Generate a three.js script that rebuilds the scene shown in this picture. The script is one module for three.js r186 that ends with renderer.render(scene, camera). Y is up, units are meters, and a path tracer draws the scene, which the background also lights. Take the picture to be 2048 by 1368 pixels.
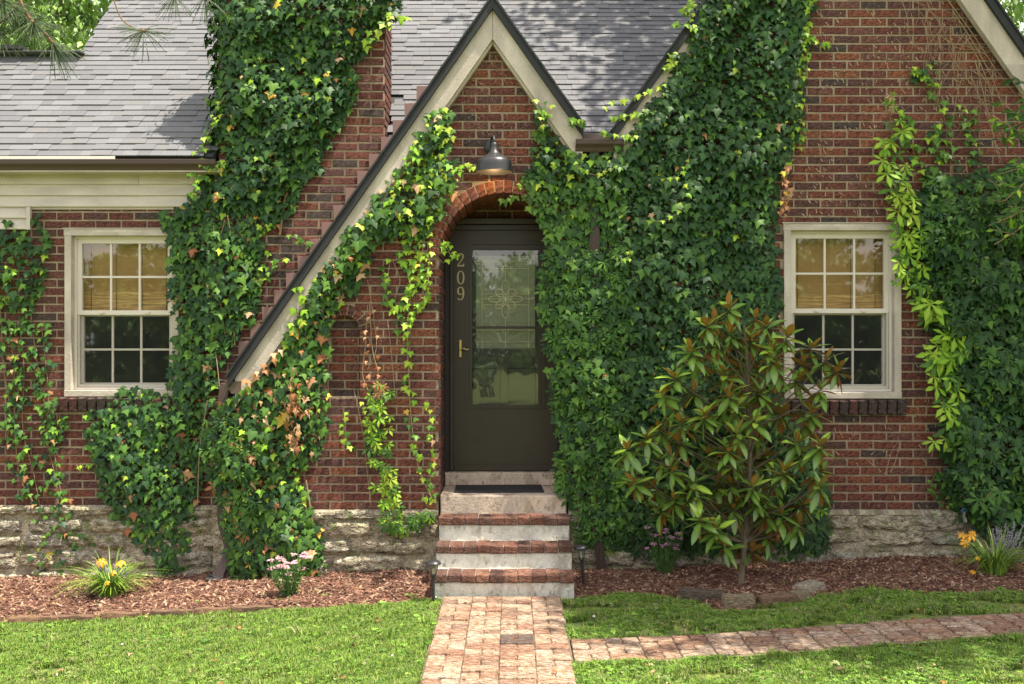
import * as THREE from 'three';
import { mergeGeometries } from 'three/addons/utils/BufferGeometryUtils.js';
import { FontLoader } from 'three/addons/loaders/FontLoader.js';
import { TextGeometry } from 'three/addons/geometries/TextGeometry.js';
import { ImprovedNoise } from 'three/addons/math/ImprovedNoise.js';

// ---------------------------------------------------------------- camera, sky, sun, exposure
const F = 2000, CAMZ = 7.84, CAMY = 1.85;             // focal length in photo pixels, camera 7.84 m before the front wall
const scene = new THREE.Scene();
const camera = new THREE.PerspectiveCamera(2 * Math.atan(684 / F) * 180 / Math.PI, 1024 / 684, 0.1, 400);
camera.position.set(0, CAMY, CAMZ);
camera.lookAt(0, CAMY, 0);

const SUN = new THREE.Vector3(0.37, 0.92, 0.12).normalize();
const noise = new ImprovedNoise();
{
  const W = 512, H = 256, d = new Float32Array(W * H * 4);
  for (let j = 0; j < H; j++) for (let i = 0; i < W; i++) {
    const el = (j / H - 0.5) * Math.PI, az = (i / W) * 2 * Math.PI;   // row 0 is the bottom
    const up = Math.max(0, Math.sin(el)), ca = Math.cos(el);
    const x = Math.cos(az) * ca, y = Math.sin(el), z = Math.sin(az) * ca;
    let n = 0, a = 1, f = 2.2;
    for (let o = 0; o < 5; o++) { n += a * noise.noise(x * f + 3.1, y * f * 1.6 + 1.7, z * f + 8.2); a *= 0.55; f *= 2.1; }
    const c = Math.min(1, Math.max(0, (n + 0.2) * 1.9));
    const t = Math.pow(1 - up, 3);
    const r = 0.46 + 0.40 * t, g = 0.50 + 0.33 * t, b = 0.60 + 0.18 * t;
    const k = (j * W + i) * 4;
    d[k] = r + (1.10 - r) * c * 0.85; d[k + 1] = g + (1.02 - g) * c * 0.85; d[k + 2] = b + (0.92 - b) * c * 0.85; d[k + 3] = 1;
  }
  const t = new THREE.DataTexture(d, W, H, THREE.RGBAFormat, THREE.FloatType);
  t.mapping = THREE.EquirectangularReflectionMapping; t.magFilter = t.minFilter = THREE.LinearFilter; t.needsUpdate = true;
  scene.background = t; scene.environment = t;
}
const sun = new THREE.DirectionalLight(new THREE.Color().setRGB(1, 0.92, 0.76), 5);
sun.position.copy(SUN).multiplyScalar(30); sun.target.position.set(0, 1, 0);
sun.castShadow = true; sun.shadow.mapSize.set(4096, 4096); sun.shadow.radius = 1;
Object.assign(sun.shadow.camera, { left: -14, right: 14, top: 14, bottom: -14, near: 1, far: 70 });
scene.add(sun, sun.target);
const renderer = new THREE.WebGLRenderer({ antialias: true });
renderer.toneMapping = THREE.LinearToneMapping;
renderer.toneMappingExposure = 2.1;
renderer.shadowMap.enabled = true;

// ---------------------------------------------------------------- helpers
let seed = 12345;
const srand = (s) => { seed = s >>> 0; };
const rnd = () => { seed = (seed + 0x6D2B79F5) >>> 0; let t = seed; t = Math.imul(t ^ (t >>> 15), t | 1); t ^= t + Math.imul(t ^ (t >>> 7), t | 61); return ((t ^ (t >>> 14)) >>> 0) / 4294967296; };
const rr = (a, b) => a + (b - a) * rnd();
const pick = (a) => a[Math.floor(rnd() * a.length)];
const ss = (a, b, x) => { const t = Math.min(1, Math.max(0, (x - a) / (b - a))); return t * t * (3 - 2 * t); };
const V = (x, y, z) => new THREE.Vector3(x, y, z);
const K = (z) => (CAMZ - z) / F;
// survey coordinates: a point measured on the photograph, set at its own depth z in metres
const P = (px, py, z = 0) => V((px - 1024) * K(z), CAMY + (684 - py) * K(z), z);
const taken = new Map();
function numbered(name) { const n = taken.get(name) ?? 0; taken.set(name, n + 1); return n ? name + '_' + String(n).padStart(3, '0') : name; }
function tag(o, label, category, group, kind) { o.userData.label = label; if (category) o.userData.category = category; if (group) o.userData.group = group; if (kind) o.userData.kind = kind; return o; }
function mesh(name, geo, mat, parent = scene) {
  const m = new THREE.Mesh(geo, mat); m.name = parent === scene ? numbered(name) : name;
  m.castShadow = m.receiveShadow = true; parent.add(m); return m;
}
function thing(name, label, category, pos, group) {
  const g = new THREE.Group(); g.name = numbered(name); scene.add(g); if (pos) g.position.copy(pos);
  return tag(g, label, category, group);
}
function part(name, parent) { const g = new THREE.Group(); g.name = name; parent.add(g); return g; }
function structure(o) { o.userData.kind = 'structure'; return o; }
const lin = (r, g, b) => new THREE.Color().setRGB(r, g, b);
function mat(c, roughness = 0.8, extra = {}) { return new THREE.MeshStandardMaterial({ color: Array.isArray(c) ? lin(...c) : c, roughness, ...extra }); }
function phys(c, roughness = 0.5, extra = {}) { return new THREE.MeshPhysicalMaterial({ color: Array.isArray(c) ? lin(...c) : c, roughness, ...extra }); }
function box(w, h, d, x = 0, y = 0, z = 0) { return new THREE.BoxGeometry(w, h, d).translate(x, y, z); }
function bevelBox(w, h, d, b = 0.004) {       // chamfered box
  const s = new THREE.Shape(); const x = w / 2 - b, y = h / 2 - b;
  s.moveTo(-x, -y); s.lineTo(x, -y); s.lineTo(x, y); s.lineTo(-x, y); s.closePath();
  return new THREE.ExtrudeGeometry(s, { depth: d - 2 * b, bevelEnabled: true, bevelThickness: b, bevelSize: b, bevelSegments: 1, steps: 1 }).translate(0, 0, -d / 2 + b);
}
function tube(pts, r, seg = 24, rad = 6, closed = false) {
  const c = new THREE.CatmullRomCurve3(pts, closed, 'centripetal');
  if (typeof r === 'number') return new THREE.TubeGeometry(c, seg, r, rad, closed);
  const g = new THREE.TubeGeometry(c, seg, 1, rad, closed), p = g.attributes.position, q = V(0, 0, 0);
  for (let i = 0; i <= seg; i++) {
    const t = i / seg, rad0 = r[0] + (r[1] - r[0]) * t; c.getPointAt(t, q);
    for (let j = 0; j <= rad; j++) { const k = i * (rad + 1) + j; p.setXYZ(k, q.x + (p.getX(k) - q.x) * rad0, q.y + (p.getY(k) - q.y) * rad0, q.z + (p.getZ(k) - q.z) * rad0); }
  }
  return g;
}
function poly(pts) { const s = new THREE.Shape(); pts.forEach(([x, y], i) => i ? s.lineTo(x, y) : s.moveTo(x, y)); s.closePath(); return s; }
function extr(pts, depth, z0, holes = []) { const s = poly(pts); holes.forEach((h) => s.holes.push(h)); return new THREE.ExtrudeGeometry(s, { depth, bevelEnabled: false, curveSegments: 24 }).translate(0, 0, z0); }
function inPoly(x, y, p) { let c = false; for (let i = 0, j = p.length - 1; i < p.length; j = i++) { const [xi, yi] = p[i], [xj, yj] = p[j]; if ((yi > y) !== (yj > y) && x < (xj - xi) * (y - yi) / (yj - yi) + xi) c = !c; } return c; }
function fbm(x, y, z = 0, o = 4) { let n = 0, a = 1, f = 1; for (let i = 0; i < o; i++) { n += a * noise.noise(x * f, y * f, z * f + i * 7.3); a *= 0.5; f *= 2.03; } return n; }
function tex(w, h, fn, srgb = true, repeat) {
  const d = new Uint8Array(w * h * 4);
  for (let j = 0; j < h; j++) for (let i = 0; i < w; i++) { const c = fn(i / w, j / h, i, j), k = (j * w + i) * 4; const a = Array.isArray(c) ? c : [c, c, c]; d[k] = Math.max(0, Math.min(255, a[0] * 255)); d[k + 1] = Math.max(0, Math.min(255, a[1] * 255)); d[k + 2] = Math.max(0, Math.min(255, a[2] * 255)); d[k + 3] = 255; }
  const t = new THREE.DataTexture(d, w, h); t.magFilter = THREE.LinearFilter; t.minFilter = THREE.LinearMipmapLinearFilter; t.generateMipmaps = true; t.wrapS = t.wrapT = THREE.RepeatWrapping;
  if (srgb) t.colorSpace = THREE.SRGBColorSpace; if (repeat) t.repeat.set(...repeat); t.needsUpdate = true; return t;
}
function instanced(name, geo, material, mats, colors, parent = scene) {
  const m = new THREE.InstancedMesh(geo, material, mats.length); m.name = parent === scene ? numbered(name) : name;
  mats.forEach((x, i) => { m.setMatrixAt(i, x); if (colors) m.setColorAt(i, colors[i]); });
  m.castShadow = m.receiveShadow = true; m.userData.kind = 'stuff'; parent.add(m); return m;
}
function tintGeo(g, c) { const n = g.attributes.position.count, a = new Float32Array(n * 3); for (let i = 0; i < n; i++) a.set(c, i * 3); g.setAttribute('color', new THREE.BufferAttribute(a, 3)); return g; }
const dummy = new THREE.Object3D();
function mtx(p, e, s) { dummy.position.copy(p); if (e.isQuaternion) dummy.quaternion.copy(e); else dummy.rotation.set(e[0], e[1], e[2], e[3] || 'XYZ'); if (typeof s === 'number') dummy.scale.setScalar(s); else dummy.scale.set(...s); dummy.updateMatrix(); return dummy.matrix.clone(); }
function place(m, x) { x.decompose(m.position, m.quaternion, m.scale); return m; }

// the lie of the land (metres): it falls a little to the left and rises to the right
const gy = (x, z) => 0.05 - 0.10 * ss(-0.7, -3.0, x) + 0.10 * ss(0.6, 3.4, x) - 0.9 * ss(6, 30, z);
function gp(px, py, lift = 0) { let z = 1; for (let i = 0; i < 12; i++) { const x = (px - 1024) * K(z), y = gy(x, z) + lift; z = CAMZ - F * (CAMY - y) / (py - 684); } const x = (px - 1024) * K(z); return V(x, gy(x, z) + lift, z); }

// ---------------------------------------------------------------- materials
const brickMapFn = (off) => tex(256, 96, (u, v, i) => { const s = 0.5 + 0.5 * Math.sin(i * 0.62 + 1.2 * Math.sin(i * 0.13 + off)); const f = fbm(u * 26 + off, v * 3, 2) * 0.16, g = fbm(u * 7 + off, v * 4, 5) * 0.42, q = fbm(u * 60, v * 40, off) * 0.2; return Math.min(1, 0.86 + f + g + q - (s < 0.25 ? 0.16 : 0)); });
const brickMap = brickMapFn(0.4);
const brickBump = tex(256, 96, (u, v, i) => { const s = 0.5 + 0.5 * Math.sin(i * 0.62 + 1.2 * Math.sin(i * 0.13 + 0.4)); return 0.55 + (s < 0.3 ? -0.4 : 0.1) + fbm(u * 40, v * 20, 3) * 0.35; }, false);
const BR = [[0.25, 0.075, 0.048], [0.205, 0.063, 0.048], [0.285, 0.088, 0.050], [0.15, 0.062, 0.055], [0.100, 0.065, 0.058], [0.33, 0.112, 0.056], [0.23, 0.092, 0.070], [0.185, 0.058, 0.044]];
const brickMats = BR.map((c, i) => (BR[i] = c = c.map((v) => v * 1.08))).map((c) => mat(c, 0.82, { map: brickMap, bumpMap: brickBump, bumpScale: 0.004 }));
const sandTex = (a, b, s, off) => tex(256, 256, (u, v) => { const n = fbm(Math.cos(u * 6.283) * s + off, Math.sin(u * 6.283) * s, v * s * 2) * 0.5 + fbm(u * 90, v * 90, off) * 0.25; return a + b * n; });
const grain = sandTex(0.88, 0.28, 1.7, 3), grainBump = tex(256, 256, (u, v) => 0.5 + 0.5 * fbm(u * 60, v * 60, 2) + 0.2 * fbm(u * 14, v * 14, 4), false);
const mortarMat = mat([0.42, 0.33, 0.235], 0.95, { map: grain, bumpMap: grainBump, bumpScale: 0.003 });
const creamMat = mat([0.63, 0.55, 0.475], 0.6, { map: sandTex(0.90, 0.24, 1.3, 6), bumpMap: grainBump, bumpScale: 0.0015 });
const sidingMat = mat([0.67, 0.60, 0.53], 0.55, { map: sandTex(0.92, 0.18, 1.1, 9) });
const sashMat = mat([0.68, 0.62, 0.55], 0.45);
const gutterMat = mat([0.068, 0.044, 0.036], 0.45, { metalness: 0.0 });
const flashMat = mat([0.24, 0.135, 0.12], 0.5);
const blackMat = mat([0.016, 0.016, 0.018], 0.6);
const roofEdgeMat = mat([0.022, 0.024, 0.028], 0.75);
const glassMat = phys([0.96, 0.98, 0.97], 0.02, { transmission: 1, thickness: 0, ior: 1.95 });
const rockBump = tex(256, 256, (u, v) => 0.5 + 0.55 * fbm(u * 10, v * 16, 7) + 0.3 * Math.abs(fbm(u * 30, v * 40, 3)), false);
const rockMap = tex(256, 256, (u, v) => { const n = fbm(u * 7, v * 10, 1), m = fbm(u * 40, v * 45, 5); const moss = Math.max(0, fbm(u * 5 + 9, v * 5, 11) - 0.25) * 0.7; const k = 0.82 + n * 0.30 + m * 0.22; return [k - moss * 0.35, k - moss * 0.12 - 0.02, k - 0.06 - moss * 0.5]; });
const stoneMats = [[0.52, 0.48, 0.40], [0.46, 0.43, 0.37], [0.57, 0.52, 0.42], [0.41, 0.39, 0.35], [0.50, 0.45, 0.355]].map((c) => mat(c, 0.95, { map: rockMap, bumpMap: rockBump, bumpScale: 0.03 }));
const barkMat = mat([0.16, 0.115, 0.075], 0.95, { map: grain, bumpMap: rockBump, bumpScale: 0.01 });
const stemMat = mat([0.27, 0.18, 0.10], 0.9), dryMat = mat([0.36, 0.25, 0.155], 0.95);

// ================================================================ GROUND
const lawnMap = tex(512, 512, (u, v) => { const n = fbm(u * 18, v * 18, 1), m = fbm(u * 70, v * 70, 4); const d = Math.max(0, fbm(u * 9, v * 9, 8) - 0.2); return [0.38 + n * 0.08 + m * 0.14 + d * 0.2, 0.44 + n * 0.07 + m * 0.14 + d * 0.02, 0.19 + m * 0.08 + d * 0.1]; });
lawnMap.repeat.set(40, 40);
{
  const line = (a, fine) => { const o = []; for (let i = 0; i < a.length - 1; i++) { const n = a[i + 1][1]; for (let k = 0; k < n; k++) o.push(a[i][0] + (a[i + 1][0] - a[i][0]) * k / n); } o.push(a[a.length - 1][0]); return o; };
  const xs = line([[-90, 0], [-8, 10], [8, 80], [90, 10]]), zs = line([[-90, 0], [-2, 8], [5, 40], [40, 24], [300, 6]]);
  const p = [], uv = [], ix = [];
  zs.forEach((z) => xs.forEach((x) => { p.push(x, gy(x, z) - 0.012 + (Math.abs(x) < 8 && z < 6 ? 0.008 * fbm(x * 2, z * 2) : 0), z); uv.push(x / 90, z / 90); }));
  for (let j = 0; j < zs.length - 1; j++) for (let i = 0; i < xs.length - 1; i++) { const a = j * xs.length + i, b = a + 1, c = a + xs.length, d = c + 1; ix.push(a, c, b, b, c, d); }
  const g = new THREE.BufferGeometry(); g.setAttribute('position', new THREE.Float32BufferAttribute(p, 3)); g.setAttribute('uv', new THREE.Float32BufferAttribute(uv, 2)); g.setIndex(ix); g.computeVertexNormals();
  const lawn = structure(mesh('lawn_ground', g, mat([1, 1, 1], 0.95, { map: lawnMap })));
  tag(lawn, 'green weedy lawn sloping gently before the house', null);
}
// mulch beds: wall line to a wavering front edge
const edgeL = [[-260, 1262], [-100, 1252], [0, 1246], [120, 1243], [240, 1236], [400, 1228], [520, 1224], [640, 1219], [740, 1213], [800, 1206], [850, 1196], [884, 1190]];
const edgeR = [[1120, 1186], [1160, 1190], [1220, 1186], [1290, 1188], [1320, 1196], [1440, 1213], [1520, 1212], [1600, 1204], [1645, 1190], [1720, 1180], [1800, 1184], [1900, 1190], [2048, 1186], [2300, 1180]];
const mulchMap = tex(256, 256, (u, v) => { const n = fbm(u * 30, v * 60, 2), m = fbm(u * 9, v * 9, 6); return [0.36 + n * 0.2 + m * 0.08, 0.22 + n * 0.14 + m * 0.05, 0.17 + n * 0.12 + m * 0.04]; });
const mulchMat = mat([1, 1, 1], 0.95, { map: mulchMap });
const beds = [];
function bedSheet(edge, wallz, x0, x1) {
  const e = edge.map(([a, b]) => gp(a, b)).map((p) => [p.x, p.z]);
  const at = (x) => { for (let i = 0; i < e.length - 1; i++) if (x <= e[i + 1][0]) return e[i][1] + (e[i + 1][1] - e[i][1]) * Math.max(0, (x - e[i][0])) / (e[i + 1][0] - e[i][0]); return e[e.length - 1][1]; };
  const N = 140, R = 24, p = [], uv = [], ix = [];
  const top = (x, z) => { const f = (at(x) - z); return gy(x, z) + 0.022 * ss(0, 0.12, f) - 0.008 + 0.024 * fbm(x * 3.5, z * 3.5, 2, 4) * ss(0, .2, f); };
  for (let i = 0; i <= N; i++) for (let j = 0; j <= R; j++) { const x = x0 + (x1 - x0) * i / N, z = wallz + (at(x) + 0.03 * fbm(x * 9, 1, 4, 2) - wallz) * j / R; p.push(x, top(x, z), z); uv.push(x, z); }
  for (let i = 0; i < N; i++) for (let j = 0; j < R; j++) { const a = i * (R + 1) + j, b = a + 1, c = a + R + 1, d = c + 1; ix.push(a, b, c, b, d, c); }
  const g = new THREE.BufferGeometry(); g.setAttribute('position', new THREE.Float32BufferAttribute(p, 3)); g.setAttribute('uv', new THREE.Float32BufferAttribute(uv, 2)); g.setIndex(ix); g.computeVertexNormals();
  const bed = { at, top, x0, x1, wallz }; beds.push(bed); return g;
}
const bedL = structure(mesh('mulch_bed', bedSheet(edgeL, -0.25, -5.2, -0.56), mulchMat)); tag(bedL, 'strip of reddish brown bark mulch left of the steps');
const bedR = structure(mesh('mulch_bed', bedSheet(edgeR, -0.05, 0.42, 4.9), mulchMat)); tag(bedR, 'strip of brown bark mulch right of the steps');
const inBed = (x, z) => beds.some((b) => x > b.x0 && x < b.x1 && z < b.at(x));
const bedY = (x, z) => { for (const b of beds) if (x > b.x0 && x < b.x1 && z < b.at(x)) return b.top(x, z); return gy(x, z); };
{
  srand(71); const chip = new THREE.BoxGeometry(1, 0.16, 0.3).toNonIndexed(); { const p = chip.attributes.position; for (let i = 0; i < p.count; i++) { if (p.getX(i) > 0) p.setZ(i, p.getZ(i) * 0.45); } chip.computeVertexNormals(); }
  const ms = [], cs = [], C = [[0.13, 0.058, 0.036], [0.19, 0.092, 0.058], [0.085, 0.038, 0.026], [0.27, 0.15, 0.10], [0.16, 0.074, 0.048], [0.13, 0.06, 0.04], [0.38, 0.25, 0.17]];
  for (let i = 0; i < 64000; i++) {
    const b = beds[i % 2], x = rr(b === beds[0] ? -4.3 : b.x0, Math.min(b.x1, 4.6)), z = b.wallz + (b.at(x) + 0.05 - b.wallz) * rnd();
    if (z > b.at(x) && rnd() < 0.6) continue;
    const s = 0.012 + 0.05 * Math.pow(rnd(), 2.2); ms.push(mtx(V(x, b.top(x, z) + rr(-0.001, 0.010), z), [rr(-0.45, 0.45), rr(0, 6.28), rr(-0.4, 0.4)], [s, s * rr(0.5, 1.2), s * rr(0.7, 1.3)])); cs.push(lin(...pick(C)).multiplyScalar(rr(0.8, 1.2)));
  }
  const o = instanced('mulch_chips', chip, mat([1, 1, 1], 0.9), ms, cs); tag(o, 'loose shredded bark chips covering the mulch beds', 'mulch');
}
// walks
const paveMap = tex(256, 128, (u, v) => { const n = fbm(u * 5, v * 9, 2), m = fbm(u * 26, v * 40, 8); const w = Math.min(1, Math.max(0, (fbm(u * 6 + 4, v * 13 + 2, 5) + 0.12) * 1.7)); const k = 0.74 + n * 0.26 + m * 0.28; return [k + w * 0.20, k * (0.90 + w * 0.10) + w * 0.18, k * (0.83 + w * 0.16) + w * 0.20]; });
const PAVE = [[0.47, 0.36, 0.27], [0.41, 0.28, 0.20], [0.51, 0.41, 0.315], [0.36, 0.235, 0.17], [0.55, 0.465, 0.37], [0.44, 0.36, 0.285], [0.30, 0.215, 0.165]];
const paveMats = PAVE.map((c) => mat(c, 0.9, { map: paveMap, bumpMap: rockBump, bumpScale: 0.006 }));
const darkPave = mat([0.14, 0.11, 0.10], 0.9, { map: paveMap });
function worn(w, d, h, s) { srand(s); const g = bevelBox(w, d, h, 0.005).rotateX(-Math.PI / 2); const p = g.attributes.position; for (let i = 0; i < p.count; i++) { const x = p.getX(i), y = p.getY(i), z = p.getZ(i); p.setY(i, y + (y > 0 ? 0.004 * noise.noise(x * 20 + s, z * 20, 1) : 0)); p.setX(i, x + 0.003 * noise.noise(z * 30 + s, x * 9, 4)); p.setZ(i, z + 0.003 * noise.noise(x * 30 + s, z * 9, 9)); }
  const uv = g.attributes.uv; for (let i = 0; i < p.count; i++) uv.setXY(i, p.getX(i) * 4.5 + s * 0.31, p.getZ(i) * 4.5 + s * 0.17); g.computeVertexNormals(); return g; }
const longs = [1, 2, 3, 4].map((s) => worn(0.198, 0.0965, 0.06, s)), bats = [5, 6, 7].map((s) => worn(0.0965, 0.0965, 0.06, s));
const WALKX = -0.072, dirtMat = mat([0.22, 0.165, 0.11], 0.95, { map: grain });
{
  srand(5); const pts = [], z0 = 0.86, z1 = 4.2;
  const g = new THREE.PlaneGeometry(0.83, z1 - z0, 1, 30).rotateX(-Math.PI / 2).translate(WALKX, 0, (z0 + z1) / 2); { const p = g.attributes.position; for (let i = 0; i < p.count; i++) p.setY(i, gy(p.getX(i), p.getZ(i)) + 0.020); }
  const walk = structure(mesh('brick_walkway', g, dirtMat)); tag(walk, 'worn red brick walkway leading straight to the front steps');
  for (let c = 0; c < 4; c++) { let z = z0 + 0.05 + (c % 2 ? 0 : 0.004), k = c % 2; while (z < z1 - 0.04) {
    const x = WALKX + (c - 1.5) * 0.203;
    const put = (geo, xx) => { const m = mesh('brick', geo, (c === 2 && Math.abs(z - 1.86) < 0.06) ? darkPave : pick(paveMats), walk); m.position.set(xx, gy(xx, z) + rr(-0.005, 0.005), z); m.rotation.set(rr(-0.02, 0.02), rr(-0.025, 0.025) + (rnd() < 0.5 ? Math.PI : 0), rr(-0.02, 0.02)); };
    if (k % 2) { put(pick(bats), x - 0.051); put(pick(bats), x + 0.051); } else put(pick(longs), x); k++; z += 0.1005; } }
  // branch walk to the right
  const zc = (x) => 2.07 - 0.075 * (x - 0.4), A = Math.atan(0.075);
  const q = new THREE.PlaneGeometry(5.4, 0.46, 40, 1).rotateX(-Math.PI / 2).translate(3.05, 0, 0); { const p = q.attributes.position; for (let i = 0; i < p.count; i++) { const x = p.getX(i), z = zc(x) + p.getZ(i); p.setXYZ(i, x, gy(x, z) + 0.021, z); } }
  const side = structure(mesh('brick_side_path', q, dirtMat)); tag(side, 'narrow brick path branching right across the lawn');
  for (let i = 0; i < 26; i++) for (let row = 0; row < 4; row++) {
    const x = 0.45 + i * 0.203, zz = zc(x) + (row - 1.5) * 0.1005, pair = (row + i) % 2;
    for (const dx of pair ? [-0.051, 0.051] : [0]) { const m = mesh('brick', pick(pair ? bats : longs), pick(paveMats), side); m.position.set(x + dx, gy(x, zz) + rr(-0.004, 0.004), zz - dx * 0.075); m.rotation.set(rr(-0.02, 0.02), A + rr(-0.025, 0.025) + (rnd() < 0.5 ? Math.PI : 0), rr(-0.02, 0.02)); }
  }
}
const onWalk = (x, z, m = 0.0) => (z > 0.8 && Math.abs(x - WALKX) < 0.415 + m) || (x > 0.3 && Math.abs(z - (2.07 - 0.075 * (x - 0.4))) < 0.212 + m);
const inSteps = (x, z) => z < 0.9 && x > -0.6 && x < 0.46;
// grass and clover
function bladeTuft(n, s) { srand(s); const p = [], ix = []; for (let i = 0; i < n; i++) { const a = rr(0, 6.28), r = rr(0, 0.014), h = rr(0.016, 0.042), w = rr(0.0014, 0.0026), l = rr(0.004, 0.02), x = Math.cos(a * 3) * r, z = Math.sin(a * 3) * r, c = Math.cos(a), d = Math.sin(a), b = p.length / 3; p.push(x - d * w, 0, z + c * w, x + d * w, 0, z - c * w, x + c * l * 0.35 - d * w * 0.8, h * 0.65, z + d * l * 0.35 + c * w * 0.8, x + c * l * 0.35 + d * w * 0.8, h * 0.65, z + d * l * 0.35 - c * w * 0.8, x + c * l, h, z + d * l); ix.push(b, b + 1, b + 2, b + 1, b + 3, b + 2, b + 2, b + 3, b + 4); } const g = new THREE.BufferGeometry(); g.setAttribute('position', new THREE.Float32BufferAttribute(p, 3)); g.setIndex(ix); g.computeVertexNormals(); return g; }
function cloverTuft(s) { srand(s); const p = [], ix = []; for (let i = 0; i < 4; i++) { const x = rr(-0.016, 0.016), z = rr(-0.016, 0.016), h = rr(0.012, 0.028), t = rr(0, 6.28); for (let l = 0; l < 3; l++) { const a = t + l * 2.094, c = Math.cos(a), d = Math.sin(a), R = rr(0.008, 0.011), b = p.length / 3; p.push(x, h, z, x + c * R * 0.5 - d * R * 0.45, h + 0.002, z + d * R * 0.5 + c * R * 0.45, x + c * R, h + rr(-0.004, 0.001), z + d * R, x + c * R * 0.5 + d * R * 0.45, h + 0.002, z + d * R * 0.5 - c * R * 0.45); ix.push(b, b + 1, b + 2, b, b + 2, b + 3); } } const g = new THREE.BufferGeometry(); g.setAttribute('position', new THREE.Float32BufferAttribute(p, 3)); g.setIndex(ix); g.computeVertexNormals(); return g; }
{
  srand(99); const G = [[], []], C = [[], []];
  const lush = [[0.145, 0.25, 0.024], [0.185, 0.305, 0.030], [0.105, 0.195, 0.022], [0.25, 0.34, 0.05], [0.078, 0.155, 0.020], [0.165, 0.285, 0.028]], dull = [0.34, 0.29, 0.14];
  for (let i = 0; i < 380000; i++) {
    const x = rr(-4.4, 4.7), z = rr(0.55, 3.5);
    if (inSteps(x, z) || (x > -0.66 && x < 0.5 && z < 0.88) || onWalk(x, z, -0.004)) continue; if (inBed(x, z - 0.02) && rnd() > 0.012) continue;
    const bare = fbm(x * 1.7 + 5, z * 2.6, 3, 3) + (x > 0.3 && z < 1.85 ? 0.26 : -0.14); if (bare > 0.18 && rnd() < (bare - 0.18) * 3.2) continue;
    if (z > 2.75 && rnd() < 0.5) continue;
    const t = fbm(x * 3, z * 3, 9, 2) > (x > 0.3 && z < 1.9 ? -0.1 : 0.12) ? 1 : 0, k = rnd() < (x < 0 ? 0.72 : 0.45) ? 0 : rnd() < 0.7 ? t : 1 - t, s = rr(0.65, 1.2) * (k ? 1.05 : 1) * (1 + 0.35 * fbm(x * 5, z * 5, 4, 2)) * (rnd() < 0.012 ? 1.55 : 1) * (onWalk(x, z, 0.05) ? 1.2 : 1);
    G[k].push(mtx(V(x, gy(x, z) - 0.010, z), [rr(-0.2, 0.2), rr(0, 6.28), rr(-0.2, 0.2)], s));
    const c = lin(...pick(lush)).multiplyScalar(rr(0.8, 1.2)); if (rnd() < 0.09 + Math.max(0, bare) * 0.4) c.lerp(lin(...dull), 0.75); if (k) c.multiply(lin(0.86, 1.0, 1.0)); C[k].push(c);
  }
  { const ws = [], wc = [], fl = [], rosette = mergeGeometries([0, 1, 2, 3, 4, 5].map((i) => { const g = new THREE.BufferGeometry(), a = i * 1.05, c = Math.cos(a), d = Math.sin(a); g.setAttribute('position', new THREE.Float32BufferAttribute([0, 0.006, 0, c * 0.5 - d * 0.22, 0.22, d * 0.5 + c * 0.22, c, 0.14 + 0.05 * (i % 3), d, c * 0.5 + d * 0.22, 0.22, d * 0.5 - c * 0.22], 3)); g.setIndex([0, 1, 2, 0, 2, 3]); g.computeVertexNormals(); return g; }));
    for (let i = 0; i < 900; i++) { const x = rr(-4.2, 4.6), z = rr(0.6, 3.4); if (inSteps(x, z) || onWalk(x, z, 0.0) || (inBed(x, z) && rnd() < 0.9) || (x < 0 && rnd() < 0.5)) continue; ws.push(mtx(V(x, bedY(x, z) + 0.004, z), [rr(-0.15, 0.15), rr(0, 6.28), 0], rr(0.018, 0.048))); wc.push(lin(...pick(lush)).multiplyScalar(rr(0.6, 1.1))); if (i % 26 === 0) fl.push(mtx(V(x + 0.03, gy(x, z) + 0.032, z), [0, 0, 0], rr(0.006, 0.009))); }
    tag(instanced('lawn_weeds', rosette, mat([1, 1, 1], 0.6, { side: THREE.DoubleSide }), ws, wc), 'broad-leaved weeds scattered through lawn and bed edges', 'weeds'); tag(instanced('clover_blossoms', new THREE.IcosahedronGeometry(1, 1), mat([0.75, 0.72, 0.62], 0.9), fl, null), 'tiny white clover blossoms dotted over the lawn', 'blossoms'); }
  tag(instanced('lawn_grass', bladeTuft(9, 3), mat([1, 1, 1], 0.6, { side: THREE.DoubleSide }), G[0], C[0]), 'short green grass blades of the front lawn', 'grass');
  tag(instanced('lawn_clover', cloverTuft(4), mat([1, 1, 1], 0.6, { side: THREE.DoubleSide }), G[1], C[1]), 'low clover leaves mixed into the front lawn', 'clover');
}

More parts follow.
